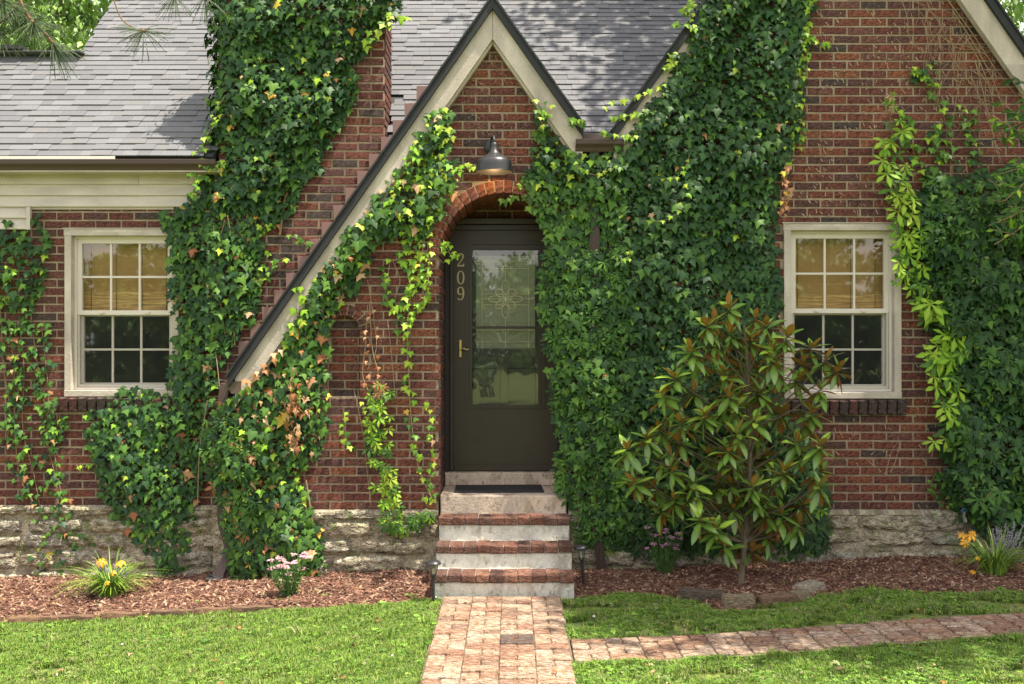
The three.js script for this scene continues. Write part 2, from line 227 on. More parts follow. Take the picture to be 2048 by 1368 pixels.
// ================================================================ HOUSE
// outlines of the climbing plants, surveyed on the facade (used for planting them and for choosing which bricks show)
const IVY = {
  chimney: [[430, -80], [820, -80], [800, 30], [765, 58], [738, 70], [728, 112], [712, 135], [710, 205], [690, 235], [655, 300], [640, 345], [610, 355], [585, 420], [560, 450], [520, 470], [500, 440], [420, 430], [330, 470], [318, 425], [370, 410], [395, 360], [440, 345], [447, 310], [428, 240], [432, 120]],
  window: [[325, 440], [420, 425], [500, 440], [525, 480], [530, 560], [505, 640], [470, 680], [455, 720], [440, 760], [420, 790], [410, 900], [395, 1000], [385, 1060], [372, 1130], [350, 1165], [318, 1150], [300, 1090], [262, 1075], [205, 1010], [190, 960], [178, 900], [168, 835], [195, 805], [250, 772], [330, 785], [346, 700], [338, 560]],
  porch: [[855, 228], [905, 212], [912, 262], [900, 300], [925, 330], [905, 395], [882, 440], [850, 480], [800, 470], [765, 490], [735, 540], [712, 585], [682, 615], [660, 660], [652, 720], [652, 770], [660, 840], [640, 905], [598, 945], [618, 1000], [640, 1075], [655, 1140], [610, 1168], [540, 1175], [480, 1180], [455, 1120], [430, 1000], [405, 900], [415, 800], [470, 792], [520, 755], [560, 700], [595, 620], [640, 545], [700, 455], [765, 375], [825, 295]],
  mass: [[1392, 20], [1412, -80], [1650, -80], [1622, 60], [1612, 130], [1602, 230], [1592, 300], [1588, 330], [1562, 365], [1552, 420], [1560, 520], [1564, 600], [1553, 700], [1566, 800], [1632, 900], [1655, 960], [1662, 1080], [1640, 1108], [1560, 1114], [1400, 1112], [1250, 1108], [1150, 1090], [1140, 1000], [1112, 985], [1110, 860], [1097, 740], [1080, 640], [1076, 560], [1086, 500], [1092, 455], [1055, 415], [1032, 375], [1062, 330], [1072, 215], [1092, 235], [1122, 295], [1150, 308], [1175, 312], [1215, 306], [1244, 290], [1288, 225], [1334, 160], [1374, 85]],
  right: [[1828, 400], [1868, 325], [1920, 352], [1990, 332], [2048, 322], [2240, 300], [2240, 1100], [1990, 1085], [1930, 1045], [1888, 992], [1870, 955], [1885, 900], [1892, 800], [1872, 720], [1850, 640], [1820, 560], [1818, 470]],
  edge: [[-160, 430], [0, 432], [30, 450], [62, 470], [66, 425], [92, 430], [98, 480], [92, 530], [80, 600], [64, 655], [30, 640], [0, 620], [-160, 640]],
};
const covered = (px, py) => Object.values(IVY).some((q) => inPoly(px, py, q));
const toPx = (x, y, z) => [1024 + x / K(z), 684 - (y - CAMY) / K(z)];

const house = thing('brick_house', 'red brick cottage with steep gables, arched doorway and grey shingle roof', 'house');
const CH = 0.0677, BL = 0.2078, JT = 0.0125;
function brickGeo(s) { srand(s); const w = (BL - JT) / 2, h = (CH - JT) / 2, c = 0.004, d = 0.03; const j = () => rr(-0.0016, 0.0016);
  const f = [[-w + c + j(), -h + c + j(), 0], [w - c + j(), -h + c + j(), 0], [w - c + j(), h - c + j(), 0], [-w + c + j(), h - c + j(), 0]], e = [[-w + j(), -h + j(), -c], [w + j(), -h + j(), -c], [w + j(), h + j(), -c], [-w + j(), h + j(), -c]], b = e.map((q) => [q[0], q[1], -d]);
  const p = [], uv = [], q = (A, B, C, D) => { for (const t of [A, B, C, A, C, D]) { p.push(...t); uv.push(t[0] / (2 * w) * 0.95 + 0.5 + s * 0.27, t[1] / (2 * h) * 0.9 + 0.5 + s * 0.41 + t[2] * 8); } };
  q(f[0], f[1], f[2], f[3]); for (let i = 0; i < 4; i++) { const k = (i + 1) % 4; q(e[i], e[k], f[k], f[i]); q(b[i], b[k], e[k], e[i]); }
  const g = new THREE.BufferGeometry(); g.setAttribute('position', new THREE.Float32BufferAttribute(p, 3)); g.setAttribute('uv', new THREE.Float32BufferAttribute(uv, 2)); g.computeVertexNormals(); return g; }
const brickGeos = [11, 12, 13, 14, 15].map(brickGeo);
const brickStuffMat = mat([1, 1, 1], 0.82, { map: brickMap, bumpMap: brickBump, bumpScale: 0.004 });
// lay courses; spans(y) gives the [a, b] stretches of each course; to(a, y) turns it into a place
function layBricks(parent, { y0, n, spans, z = 0, turn = 0, along = null, phase = 0, weights = [3, 3, 2, 2, 1, 0.6, 2, 2], sd = 1, limit = 300 }) {
  srand(sd); const list = [], tot = weights.reduce((a, b) => a + b);
  const choose = () => { let t = rnd() * tot; for (let i = 0; i < weights.length; i++) { t -= weights[i]; if (t < 0) return i; } return 0; };
  for (let i = 0; i < n; i++) {
    const y = y0 + (i + 0.5) * CH;
    for (const [a, b] of spans(y)) {
      const first = Math.floor((a - phase) / BL) - 1, off = (i % 2) * BL / 2 + phase;
      for (let k = first; off + k * BL < b; k++) {
        const l = Math.max(a, off + k * BL + JT / 2 + rr(-0.002, 0.002)), r = Math.min(b, off + (k + 1) * BL - JT / 2 + rr(-0.002, 0.002)); if (r - l < 0.028) continue;
        const c = (l + r) / 2; const pos = along ? along(c, y) : V(c, y + rr(-0.0012, 0.0012), z + rr(-0.002, 0.002));
        const m = mtx(pos, [rr(-0.006, 0.006), turn + rr(-0.006, 0.006), rr(-0.004, 0.004), 'YXZ'], [(r - l) / (BL - JT), 1, 1]);
        const [px, py] = toPx(pos.x, pos.y, pos.z); const seen = px > -40 && px < 2088 && py > -20 && py < 1368 && !covered(px, py);
        list.push({ m, g: pick(brickGeos), c: choose(), score: seen ? 1000 - Math.hypot(px - 1024, py - 684) * 0.2 + (r - l) * 1000 : 0 });
      }
    }
  }
  list.sort((a, b) => b.score - a.score); const rest = [[], []];
  list.forEach((o, i) => { if (o.score > 0 && i < limit) place(mesh('brick', o.g, brickMats[o.c], parent), o.m); else { rest[0].push(o.m); rest[1].push(lin(...BR[o.c])); } });
  if (rest[0].length) instanced('remaining_bricks', brickGeos[0], brickStuffMat, rest[0], rest[1], parent);
}
const cut = (list, a, b) => { const o = []; for (const [l, r] of list) { if (b <= l || a >= r) o.push([l, r]); else { if (a > l) o.push([l, a - 0.0]); if (b < r) o.push([b, r]); } } return o; };

// ---- front wall: porch gable and right gable share one face
const AX = -0.0667, AY = 2.520, AR = 0.498, FB = 0.533;
const ap = { x: -0.153, y: 4.375 }, ag = { x: 2.66, y: 5.98 }, VAL = { x: 0.675, y: 3.2 };
const WR = { x0: 2.129, x1: 3.05, y0: 1.407, y1: 2.779 }, NI = { x: -1.319, y0: 1.423, y1: 1.932, r: 0.127 };
const outer = (y) => {
  const pl = y < 1.57 ? -2.113 : ap.x - (ap.y - y) / 1.432, pr = ap.x + (ap.y - y) / 1.417, gl = ag.x - (ag.y - y) / 1.4, gr = Math.min(4.4, ag.x + (ag.y - y) / 1.43);
  if (y < 3.38) return [[pl, gr]]; const o = []; if (pr > pl) o.push([pl, pr]); if (gr > gl) o.push([gl, gr]); return o;
};
const arcHole = (cx, cy, r, y0) => { const h = new THREE.Path(); h.moveTo(cx - r, y0); h.lineTo(cx + r, y0); h.lineTo(cx + r, cy); h.absarc(cx, cy, r, 0, Math.PI, false); h.lineTo(cx - r, y0); return h; };
const rectHole = (x0, x1, y0, y1) => { const h = new THREE.Path(); h.moveTo(x0, y0); h.lineTo(x1, y0); h.lineTo(x1, y1); h.lineTo(x0, y1); h.closePath(); return h; };
const frontWall = mesh('front_wall', extr([[-2.113, 0.45], [4.4, 0.45], [4.4, 3.5], [ag.x, ag.y], [0.803, 3.38], [0.549, 3.38], [ap.x, ap.y], [-2.113, 1.57]], 0.10, -0.106,
  [arcHole(AX, AY, AR + 0.012, 0.451), rectHole(WR.x0, WR.x1, WR.y0, WR.y1), arcHole(NI.x, NI.y1, NI.r, NI.y0)]), mortarMat, house);
layBricks(frontWall, { y0: FB, n: 82, sd: 21, phase: 0.03, limit: 330, weights: [3, 2.6, 2.6, 2, 0.8, 1.2, 1.6, 2.4], spans: (y) => {
  let s = outer(y); const d = Math.abs(y - AY);
  const inner = y < AY ? AR : (d < AR + 0.106 ? Math.sqrt((AR + 0.106) ** 2 - d * d) : 0); if (inner) s = cut(s, AX - inner, AX + inner);
  if (y > 1.285 && y < WR.y0) s = cut(s, WR.x0 - 0.04, WR.x1 + 0.03); if (y > WR.y0 && y < WR.y1 + 0.01) s = cut(s, WR.x0, WR.x1);
  const e = y - NI.y1; if (y > NI.y0 && y < NI.y1) s = cut(s, NI.x - NI.r, NI.x + NI.r); else if (e >= 0 && e < 0.212) { const w = Math.sqrt(0.212 ** 2 - e * e); s = cut(s, NI.x - w, NI.x + w); }
  return s; } });
// voussoirs
function voussoir(r0, r1, a, d) { const c = 0.003, t = a / 2, s = poly([[Math.sin(-t) * r0 + c, Math.cos(t) * r0 + c], [Math.sin(t) * r0 - c, Math.cos(t) * r0 + c], [Math.sin(t) * r1 - c, Math.cos(t) * r1 - c], [Math.sin(-t) * r1 + c, Math.cos(t) * r1 - c]]); const g = new THREE.ExtrudeGeometry(s, { depth: d - c, bevelEnabled: true, bevelThickness: c, bevelSize: c, bevelSegments: 1 }).translate(0, 0, -d); const p = g.attributes.position, uv = g.attributes.uv; for (let i = 0; i < p.count; i++) uv.setXY(i, (p.getY(i) - r0) * 5, p.getX(i) * 8 + p.getZ(i) * 4); return g; }
{
  srand(31); const arch = mesh('door_arch', (() => { const s = new THREE.Shape(); s.absarc(AX, AY, AR + 0.10, 0, Math.PI, false); s.absarc(AX, AY, AR + 0.012, Math.PI, 0, true); s.closePath(); return new THREE.ExtrudeGeometry(s, { depth: 0.13, bevelEnabled: false, curveSegments: 32 }).translate(0, 0, -0.128); })(), mortarMat, house);
  const n = 24, a = Math.PI / n, g = voussoir(AR, AR + 0.098, a - 0.020, 0.63);
  for (let i = 0; i < n; i++) { const m = mesh('brick', g, brickMats[pick([0, 2, 2, 5, 1, 6])], arch); m.position.set(AX, AY, 0.010 + rr(-0.003, 0.003)); m.rotation.z = -Math.PI / 2 + (i + 0.5) * a; }
  const s2 = new THREE.Shape(); s2.absarc(AX, AY, AR + 0.085, 0, Math.PI, false); s2.absarc(AX, AY, AR + 0.014, Math.PI, 0, true); s2.closePath();
  mesh('door_vault', new THREE.ExtrudeGeometry(s2, { depth: 0.52, bevelEnabled: false, curveSegments: 32 }).translate(0, 0, -0.655), mortarMat, house);
  // jambs of the recess
  for (const s of [-1, 1]) {
    const X = AX + s * AR; const j = mesh('doorway_jamb', box(0.09, AY - 0.45, 0.53, X + s * 0.054, (AY + 0.45) / 2, -0.376), mortarMat, house);
    layBricks(j, { y0: FB + CH * 2, n: 27, sd: 40 + s, spans: () => [[-0.62, 0.0]], turn: s < 0 ? Math.PI / 2 : -Math.PI / 2, along: (c, y) => V(X, y, c), limit: 120, weights: [2, 3, 1, 3, 2, 0.3, 2, 3] });
  }
  const ty = mesh('door_tympanum', (() => { const s = new THREE.Shape(); const w = Math.sqrt((AR + 0.05) ** 2 - 0.36 ** 2); s.moveTo(AX - w, AY + 0.36); s.lineTo(AX + w, AY + 0.36); s.absarc(AX, AY, AR + 0.05, Math.acos(w / (AR + 0.05)), Math.PI - Math.acos(w / (AR + 0.05)), false); return new THREE.ExtrudeGeometry(s, { depth: 0.05, bevelEnabled: false }).translate(0, 0, -0.665); })(), mortarMat, house);
  layBricks(ty, { y0: AY + 0.37, n: 2, sd: 44, z: -0.607, spans: (y) => { const d = y - AY, w = Math.sqrt(Math.max(0, (AR + 0.02) ** 2 - d * d)); return [[AX - w, AX + w]]; } });
  // blind niche in the porch wall
  const ni = mesh('wall_niche', box(0.30, 0.70, 0.04, NI.x, 1.74, -0.09), mortarMat, house);
  layBricks(ni, { y0: FB + CH * 13, n: 10, sd: 47, z: -0.058, phase: 0.03, spans: (y) => [[NI.x - 0.14, NI.x + 0.14]] });
  const n2 = 9, a2 = Math.PI / n2, g2 = voussoir(NI.r, NI.r + 0.085, a2 - 0.07, 0.06);
  for (let i = 0; i < n2; i++) { const m = mesh('brick', g2, brickMats[pick([0, 1, 3, 7])], ni); m.position.set(NI.x, NI.y1, 0.004); m.rotation.z = -Math.PI / 2 + (i + 0.5) * a2; }
}
// ---- left wall, chimney
const LZ = -0.22, CZ = -0.13, WL = { x0: -3.603, x1: -2.683, y0: 1.411, y1: 2.761 };
const leftWall = mesh('side_wall', extr([[-6.4, 0.45], [-2.335, 0.45], [-2.335, 2.95], [-6.4, 2.95]], 0.10, LZ - 0.106, [rectHole(WL.x0, WL.x1, WL.y0, WL.y1)]), mortarMat, house);
layBricks(leftWall, { y0: FB - 0.004, n: 36, sd: 51, z: LZ, phase: 0.07, weights: [2, 4, 1, 2.5, 1, 0.2, 1.5, 3.5], spans: (y) => { let s = [[-6.4, -2.345]]; if (y > 1.30 && y < WL.y0) s = cut(s, WL.x0 - 0.02, WL.x1 + 0.03); if (y > WL.y0 && y < WL.y1 + 0.008) s = cut(s, WL.x0, WL.x1); return s; } });
const chimney = mesh('chimney', box(1.312, 4.42, 0.43, -1.676, 2.66, CZ - 0.006 - 0.215), mortarMat, house);
layBricks(chimney, { y0: FB - 0.004, n: 64, sd: 61, z: CZ, phase: 0.02, weights: [2, 3.5, 1, 3, 2.2, 0.2, 1.5, 3], spans: () => [[-2.34, -1.012]] });
layBricks(chimney, { y0: FB - 0.004 + CH * 38, n: 26, sd: 63, turn: Math.PI / 2, limit: 60, spans: () => [[-0.575, -0.135]], along: (c, y) => V(-1.012, y, c), phase: 0.05, weights: [1, 3, 1, 3, 3, 0.2, 1, 3] });
// stepped flashing where the porch roof meets the chimney
const rt = { x: -0.150, y: 4.512 };                                     // ridge of the porch roof
for (let i = 0; i < 16; i++) { const y = 1.70 + i * 0.1354, x = rt.x - (rt.y - y) / 1.432; const m = mesh('step_flashing', bevelBox(0.165, 0.165, 0.004, 0.0012), flashMat, house); m.position.set(x + 0.018, y + 0.075, CZ + 0.0065 + (i % 2) * 0.0022); m.rotation.z = -0.01 + 0.02 * (i % 3); }
// ---- siding over the left wall
{
  srand(8); const board = (x0, x1, y, h, i) => { const s = poly([[0, 0], [0.024, 0.0], [0.0245, 0.012], [0.004, h + 0.012], [0, h + 0.012]]); const g = new THREE.ExtrudeGeometry(s, { depth: x1 - x0, bevelEnabled: false }); g.rotateY(-Math.PI / 2).scale(1, 1, 1); g.translate(x1, y, LZ + 0.004); mesh('siding_board', g, sidingMat, house); };
  const h = 0.091, y0 = 2.938; board(-6.4, -2.33, y0, h); board(-6.4, -2.33, y0 + h, h); board(-6.4, -3.002, y0 + 2 * h, h); board(-2.998, -2.33, y0 + 2 * h, h);
  mesh('siding_backing', box(4.1, 0.34, 0.012, -4.36, y0 + 0.15, LZ - 0.004), sidingMat, house);
  board(-6.4, -3.90, y0 - h, h - 0.012); board(-6.4, -3.90, y0 - 2 * h, h);
  mesh('siding_corner', box(0.03, 2 * h, 0.034, -3.884, y0 - h - 0.004, LZ + 0.017), sidingMat, house);
  mesh('soffit', box(4.1, 0.012, 0.17, -4.36, 3.198, -0.135), creamMat, house);
}
// ---- gutters and downspouts
function gutterGeo(len) { const s = poly([[0, 0], [0.075, 0], [0.09, 0.03], [0.115, 0.055], [0.118, 0.088], [0.108, 0.092], [0.108, 0.06], [0.083, 0.034], [0.070, 0.006], [0.006, 0.006], [0.006, 0.095], [0, 0.095]]); return new THREE.ExtrudeGeometry(s, { depth: len, bevelEnabled: false }); }
mesh('gutter', gutterGeo(4.15).rotateY(-Math.PI / 2).translate(-2.33, 3.197, -0.13), gutterMat, house);
mesh('drip_edge', box(2.95, 0.026, 0.005, -4.6, 3.300, -0.030), mat([0.78, 0.74, 0.68], 0.4), house);
{ const p0 = P(1150, 305, 0.06), p1 = P(1246, 283, 0.06); mesh('gutter', gutterGeo(p1.x - p0.x).rotateY(-Math.PI / 2).translate(p1.x, p0.y, 0.02), gutterMat, house);
  mesh('gutter_fascia', box(p1.x - p0.x + 0.02, 0.12, 0.018, (p0.x + p1.x) / 2, p0.y + 0.095, 0.008), mat([0.13, 0.085, 0.07], 0.5), house);
  const e = P(440, 792, 0.09); const eave = mesh('gutter', gutterGeo(0.20).rotateY(0).scale(-1, 1, 1).translate(e.x + 0.165, e.y + 0.02, -0.10), gutterMat, house);
  mesh('gutter_cap', new THREE.ExtrudeGeometry(poly([[0, 0], [-0.075, 0], [-0.09, 0.03], [-0.115, 0.055], [-0.118, 0.09], [0, 0.095]]), { depth: 0.004, bevelEnabled: false }).translate(e.x + 0.165, e.y + 0.02, 0.1005), mat([0.12, 0.08, 0.065], 0.45), house); }
function downspoutGeo(pts) { const s = new THREE.Shape(); const w = 0.036, d = 0.026, n = 5; s.moveTo(-w, -d); for (let i = 0; i < n; i++) { const x = -w + (i + 0.25) * 2 * w / n; s.lineTo(x, -d); s.lineTo(x + 0.003, -d + 0.004); s.lineTo(x + 0.007, -d + 0.004); s.lineTo(x + 0.009, -d); } s.lineTo(w, -d); s.lineTo(w, d); for (let i = n - 1; i >= 0; i--) { const x = -w + (i + 0.25) * 2 * w / n; s.lineTo(x + 0.009, d); s.lineTo(x + 0.007, d - 0.004); s.lineTo(x + 0.003, d - 0.004); s.lineTo(x, d); } s.lineTo(-w, d); s.closePath();
  const gs = []; for (let i = 0; i < pts.length - 1; i++) { const a = pts[i], b = pts[i + 1], len = a.distanceTo(b); const g = new THREE.ExtrudeGeometry(s, { depth: len + 0.012, bevelEnabled: false }); const dir = b.clone().sub(a).normalize(), x = V(1, 0, 0).addScaledVector(dir, -dir.x).normalize(), y = dir.clone().cross(x); g.applyMatrix4(new THREE.Matrix4().makeBasis(x, y, dir).setPosition(a)); gs.push(g); } return mergeGeometries(gs); }
mesh('downspout', downspoutGeo([V(-2.262, 1.52, -0.07), V(-2.30, 1.30, -0.07), V(-2.285, 0.42, -0.068), V(-2.215, 0.20, -0.045), V(-2.29, 0.0, 0.08)]), mat([0.125, 0.082, 0.075], 0.45), house);
{ const o = mesh('downspout_boot', mergeGeometries([box(0.12, 0.06, 0.09).toNonIndexed(), ...[0, 1, 2, 3].map((i) => new THREE.CylinderGeometry(0.05 + (i % 2) * 0.008, 0.05 + (i % 2) * 0.008, 0.016, 18).translate(0, -0.038 - i * 0.014, 0).toNonIndexed())]), blackMat, house); o.position.set(-2.30, 0.0, 0.10); o.rotation.set(0.35, 0, -0.2); }
mesh('downspout', downspoutGeo([V(0.640, 3.36, 0.07), V(0.640, 3.22, 0.05), V(0.655, 0.36, 0.05), V(0.70, 0.10, 0.06)]), gutterMat, house);

// ---- roofs
{
  const e = 0.082, q = Math.SQRT1_2, zE = -0.055, yE = 3.318, rows = 46, low = 19;
  const sheet = (pts) => { const g = new THREE.BufferGeometry(); g.setAttribute('position', new THREE.Float32BufferAttribute(pts.flat(), 3)); g.setIndex([0, 1, 2, 0, 2, 3]); g.computeVertexNormals(); return g; };
  const at = (x, s, n = 0) => [x, yE + s * q + n * q, zE - s * q + n * q];
  const L0 = -6.5, L1 = -3.866, R = 3.0, top = rows * e, lo = low * e;
  const slab = (x0, x1, s0, s1, th) => { const g = new THREE.BoxGeometry(x1 - x0, th, s1 - s0).translate((x0 + x1) / 2, -th / 2 - 0.004, -(s0 + s1) / 2).rotateX(Math.PI / 4).translate(0, yE, zE); return g; };
  const roof = mesh('main_roof', mergeGeometries([slab(L0, L1, 0, lo, 0.05), slab(L1, -2.36, 0, top, 0.05), slab(-2.36, -1.0, 0.76, top, 0.05), slab(-1.0, R, 0.07, top, 0.05)]), roofEdgeMat, house);
  mesh('roof_back', mergeGeometries([sheet([at(L1, top), at(R, top), [R, 2.9, -5.6], [L1, 2.9, -5.6]]), sheet([at(L0, lo), at(L1, lo), [L1, 3.0, -2.6], [L0, 3.0, -2.6]])]), roofEdgeMat, house);
  mesh('gable_end', new THREE.ExtrudeGeometry(poly([[0.1, yE - 0.12], [2.66, yE + 2.5], [5.3, yE - 0.12]]), { depth: 0.05, bevelEnabled: false }).rotateY(Math.PI / 2).translate(L1 + 0.02, 0, 0), sidingMat, house);
  // shingles
  srand(17); const SH = [[0.198, 0.199, 0.218], [0.208, 0.209, 0.228], [0.188, 0.189, 0.207], [0.228, 0.229, 0.247], [0.172, 0.173, 0.192], [0.204, 0.202, 0.214]];
  const shMap = tex(128, 128, (u, v) => 0.86 + fbm(u * 50, v * 50, 3) * 0.4); const shMats = SH.map((c) => mat(c, 0.9, { map: shMap })); const list = [];
  const geo = (() => { const g = new THREE.BoxGeometry(1, 0.009, e * 1.35).translate(0, 0.0045, -e * 1.35 / 2).toNonIndexed(); return g; })();
  for (let r = 0; r < rows; r++) {
    let x = (r < low ? L0 : L1 - 0.02) + rr(-0.2, 0); const sag = r === 0 ? 0.012 : 0;
    while (x < R) {
      let w = rr(0.08, 0.2); const lim = r < low ? L0 : L1 - 0.022; if (x + w < lim + 0.03) { x += w; continue; } if (x < lim) { w = x + w - lim; x = lim; } const proud = rnd() < 0.45 ? 0.004 : 0, wob = 0.004 * noise.noise(x * 1.2, r * 0.4, 3);
      const cx = x + w / 2, s = r * e - 0.012 + wob; x += w + 0.0015; 
      if (r < low && cx > L0 && cx < -2.37 || cx < -2.37 || cx > -0.98) { if (cx > -2.37 && cx < -0.98) continue; } else if (r * e * q < 0.62) continue;
      if (cx > -0.98 && r < 3) continue;
      const p = at(cx, s, proud + 0.0065), m = mtx(V(...p), [Math.PI / 4 - 0.085, 0, 0], [w, 1, 1]);
      const [px, py] = toPx(...p); const hid = inPoly(px, py, IVY.chimney) || (px > 440 && px < 780) || px < -20 || px > 1400 || py < -10 || (px > 985 && py > 5 + 1.42 * (px - 985)) && px < 1165 || (px < 985 && px > 780 && py > 1.43 * (985 - px)) || (px > 1225 && py > 262 - 1.37 * (px - 1225));
      list.push({ m, c: Math.floor(rnd() * SH.length), score: hid ? 0 : w * 1000 / (CAMZ - p[2]) });
    }
  }
  list.sort((a, b) => b.score - a.score); const ms = [], cs = [];
  list.forEach((o, i) => { if (i < 300 && o.score > 0) place(mesh('shingle', geo, shMats[o.c], roof), o.m); else { ms.push(o.m); cs.push(lin(...SH[o.c])); } });
  instanced('remaining_shingles', geo, mat([1, 1, 1], 0.9, { map: shMap }), ms, cs, roof);
  // ridge caps
  for (let i = 0; i < 17; i++) { const m = mesh('ridge_cap', bevelBox(0.17, 0.012, 0.22, 0.003), shMats[4], roof); m.position.set(L0 + 0.1 + i * 0.155, yE + lo * q + 0.018, zE - lo * q); m.rotation.z = 0.03; }
  mesh('ridge_vent', box(1.2, 0.035, 0.3, -4.95, yE + lo * q + 0.05, zE - lo * q - 0.02), roofEdgeMat, house);

  // porch roof slabs and right gable slabs: a strip along each slope, with dark edge
  const slope = (x0, y0, x1, y1, th, zf, zb) => { const dx = x1 - x0, dy = y1 - y0, l = Math.hypot(dx, dy), nx = dy / l * Math.sign(dx), ny = -Math.abs(dx) / l; const f = Math.sign(dx); const ox = -f * (-dy) / l * 0, vt = th / (Math.abs(dx) / l); return extr([[x0, y0], [x1, y1], [x1, y1 - vt], [x0, y0 - vt]], zf - zb, zb); };
  const pl = { x: rt.x - 2.045, y: rt.y - 2.045 * 1.432 }, pr = { x: 0.552, y: rt.y - (0.552 - rt.x) * 1.417 }, cx = -1.02, cy = rt.y - (rt.x - cx) * 1.432;
  mesh('porch_roof', mergeGeometries([slope(rt.x, rt.y, cx, cy, 0.05, 0.13, -2.2), slope(cx, cy, pl.x, pl.y, 0.05, 0.13, -0.118), slope(rt.x, rt.y, pr.x, pr.y, 0.05, 0.13, -2.2)]), roofEdgeMat, house);
  const gt = { x: 2.62, y: 6.06 }, gl = { x: 0.776, y: 6.06 - 1.844 * 1.40 }, gr = { x: 4.55, y: 6.06 - 1.93 * 1.43 };
  mesh('gable_roof', mergeGeometries([slope(gt.x, gt.y, gl.x, gl.y, 0.05, 0.13, -4), slope(gt.x, gt.y, gr.x, gr.y, 0.05, 0.13, -4)]), roofEdgeMat, house);
  // uneven shingle butts along the rakes
  srand(23); const butts = (a, b, n) => { for (let i = 0; i < n; i++) { const t = (i + 0.5) / n, x = a.x + (b.x - a.x) * t, y = a.y + (b.y - a.y) * t; const m = mesh('edge_shingle', box(Math.hypot(b.x - a.x, b.y - a.y) / n * rr(0.95, 1.15), 0.014, 0.09), roofEdgeMat, house); const nx = -(b.y - a.y), ny = b.x - a.x, l = Math.hypot(nx, ny) * Math.sign(ny); m.position.set(x + nx / l * 0.008, y + ny / l * 0.008, 0.098 + rr(-0.004, 0.006)); m.rotation.z = Math.atan2(b.y - a.y, b.x - a.x) + rr(-0.004, 0.02) * Math.sign(b.x - a.x); } };
  butts(rt, pl, 26); butts(rt, pr, 9); butts(gt, gl, 22); butts(gt, gr, 22);
  // rake boards (cream), plumb-cut at the ridge and the eaves
  const rake = (x0, y0, x1, y1, v, z0, z1, m = creamMat) => mesh('rake_board', extr([[x0, y0], [x1, y1], [x1, y1 - v], [x0, y0 - v]], z1 - z0, z0), m, house);
  const vt = 0.05 * Math.hypot(1, 1.43);
  rake(rt.x - 0.0015, rt.y - vt - 0.003, pl.x + 0.05, rt.y - vt - (rt.x - pl.x - 0.05) * 1.432, 0.225, 0.035, 0.095); rake(rt.x + 0.0015, rt.y - vt - 0.003, pr.x - 0.005, rt.y - vt - (pr.x - 0.005 - rt.x) * 1.417, 0.225, 0.035, 0.095);
  rake(rt.x - 0.0015, rt.y - vt - 0.2, pl.x + 0.12, rt.y - vt - 0.2 - (rt.x - pl.x - 0.12) * 1.432, 0.06, 0.004, 0.06); rake(rt.x + 0.0015, rt.y - vt - 0.2, pr.x - 0.04, rt.y - vt - 0.2 - (pr.x - 0.04 - rt.x) * 1.417, 0.06, 0.004, 0.06);
  rake(gt.x, gt.y - vt - 0.003, gl.x + 0.01, gt.y - vt - (gt.x - gl.x - 0.01) * 1.40, 0.235, 0.035, 0.095); rake(gt.x + 0.003, gt.y - vt - 0.003, gr.x - 0.02, gt.y - vt - (gr.x - 0.02 - gt.x) * 1.43, 0.255, 0.035, 0.095);
}
// ---- foundation of rough limestone
function stoneGeo(w, h, d, s) {
  const nx = 9, ny = 6, p = [], uv = [], ix = [];
  for (let j = 0; j <= ny; j++) for (let i = 0; i <= nx; i++) { const u = i / nx * 2 - 1, v = j / ny * 2 - 1; const r = Math.pow(Math.abs(u), 6) + Math.pow(Math.abs(v), 6); const edge = Math.max(0, 1 - r); const sq = 1 - 0.06 * (u * u * v * v); p.push(u * w / 2 * sq + 0.010 * noise.noise(v * 2 + s, s, 1), v * h / 2 * sq + 0.012 * noise.noise(u * 2.2, s, 7), (edge > 0 ? d * (0.35 + 0.65 * Math.pow(edge, 0.35)) : -0.02) + d * 0.6 * fbm(u * 1.6 + s * 3.1, v * 1.3, s, 3)); uv.push(u * w * 0.9 + s * 0.37, v * h * 0.9 + s * 0.61); }
  for (let j = 0; j < ny; j++) for (let i = 0; i < nx; i++) { const a = j * (nx + 1) + i, b = a + 1, c = a + nx + 1, e = c + 1; ix.push(a, b, e, a, e, c); }
  const g = new THREE.BufferGeometry(); g.setAttribute('position', new THREE.Float32BufferAttribute(p, 3)); g.setAttribute('uv', new THREE.Float32BufferAttribute(uv, 2)); g.setIndex(ix); g.computeVertexNormals(); return g;
}
const pointing = mat([0.47, 0.42, 0.34], 0.95, { map: rockMap, bumpMap: grainBump, bumpScale: 0.008 });
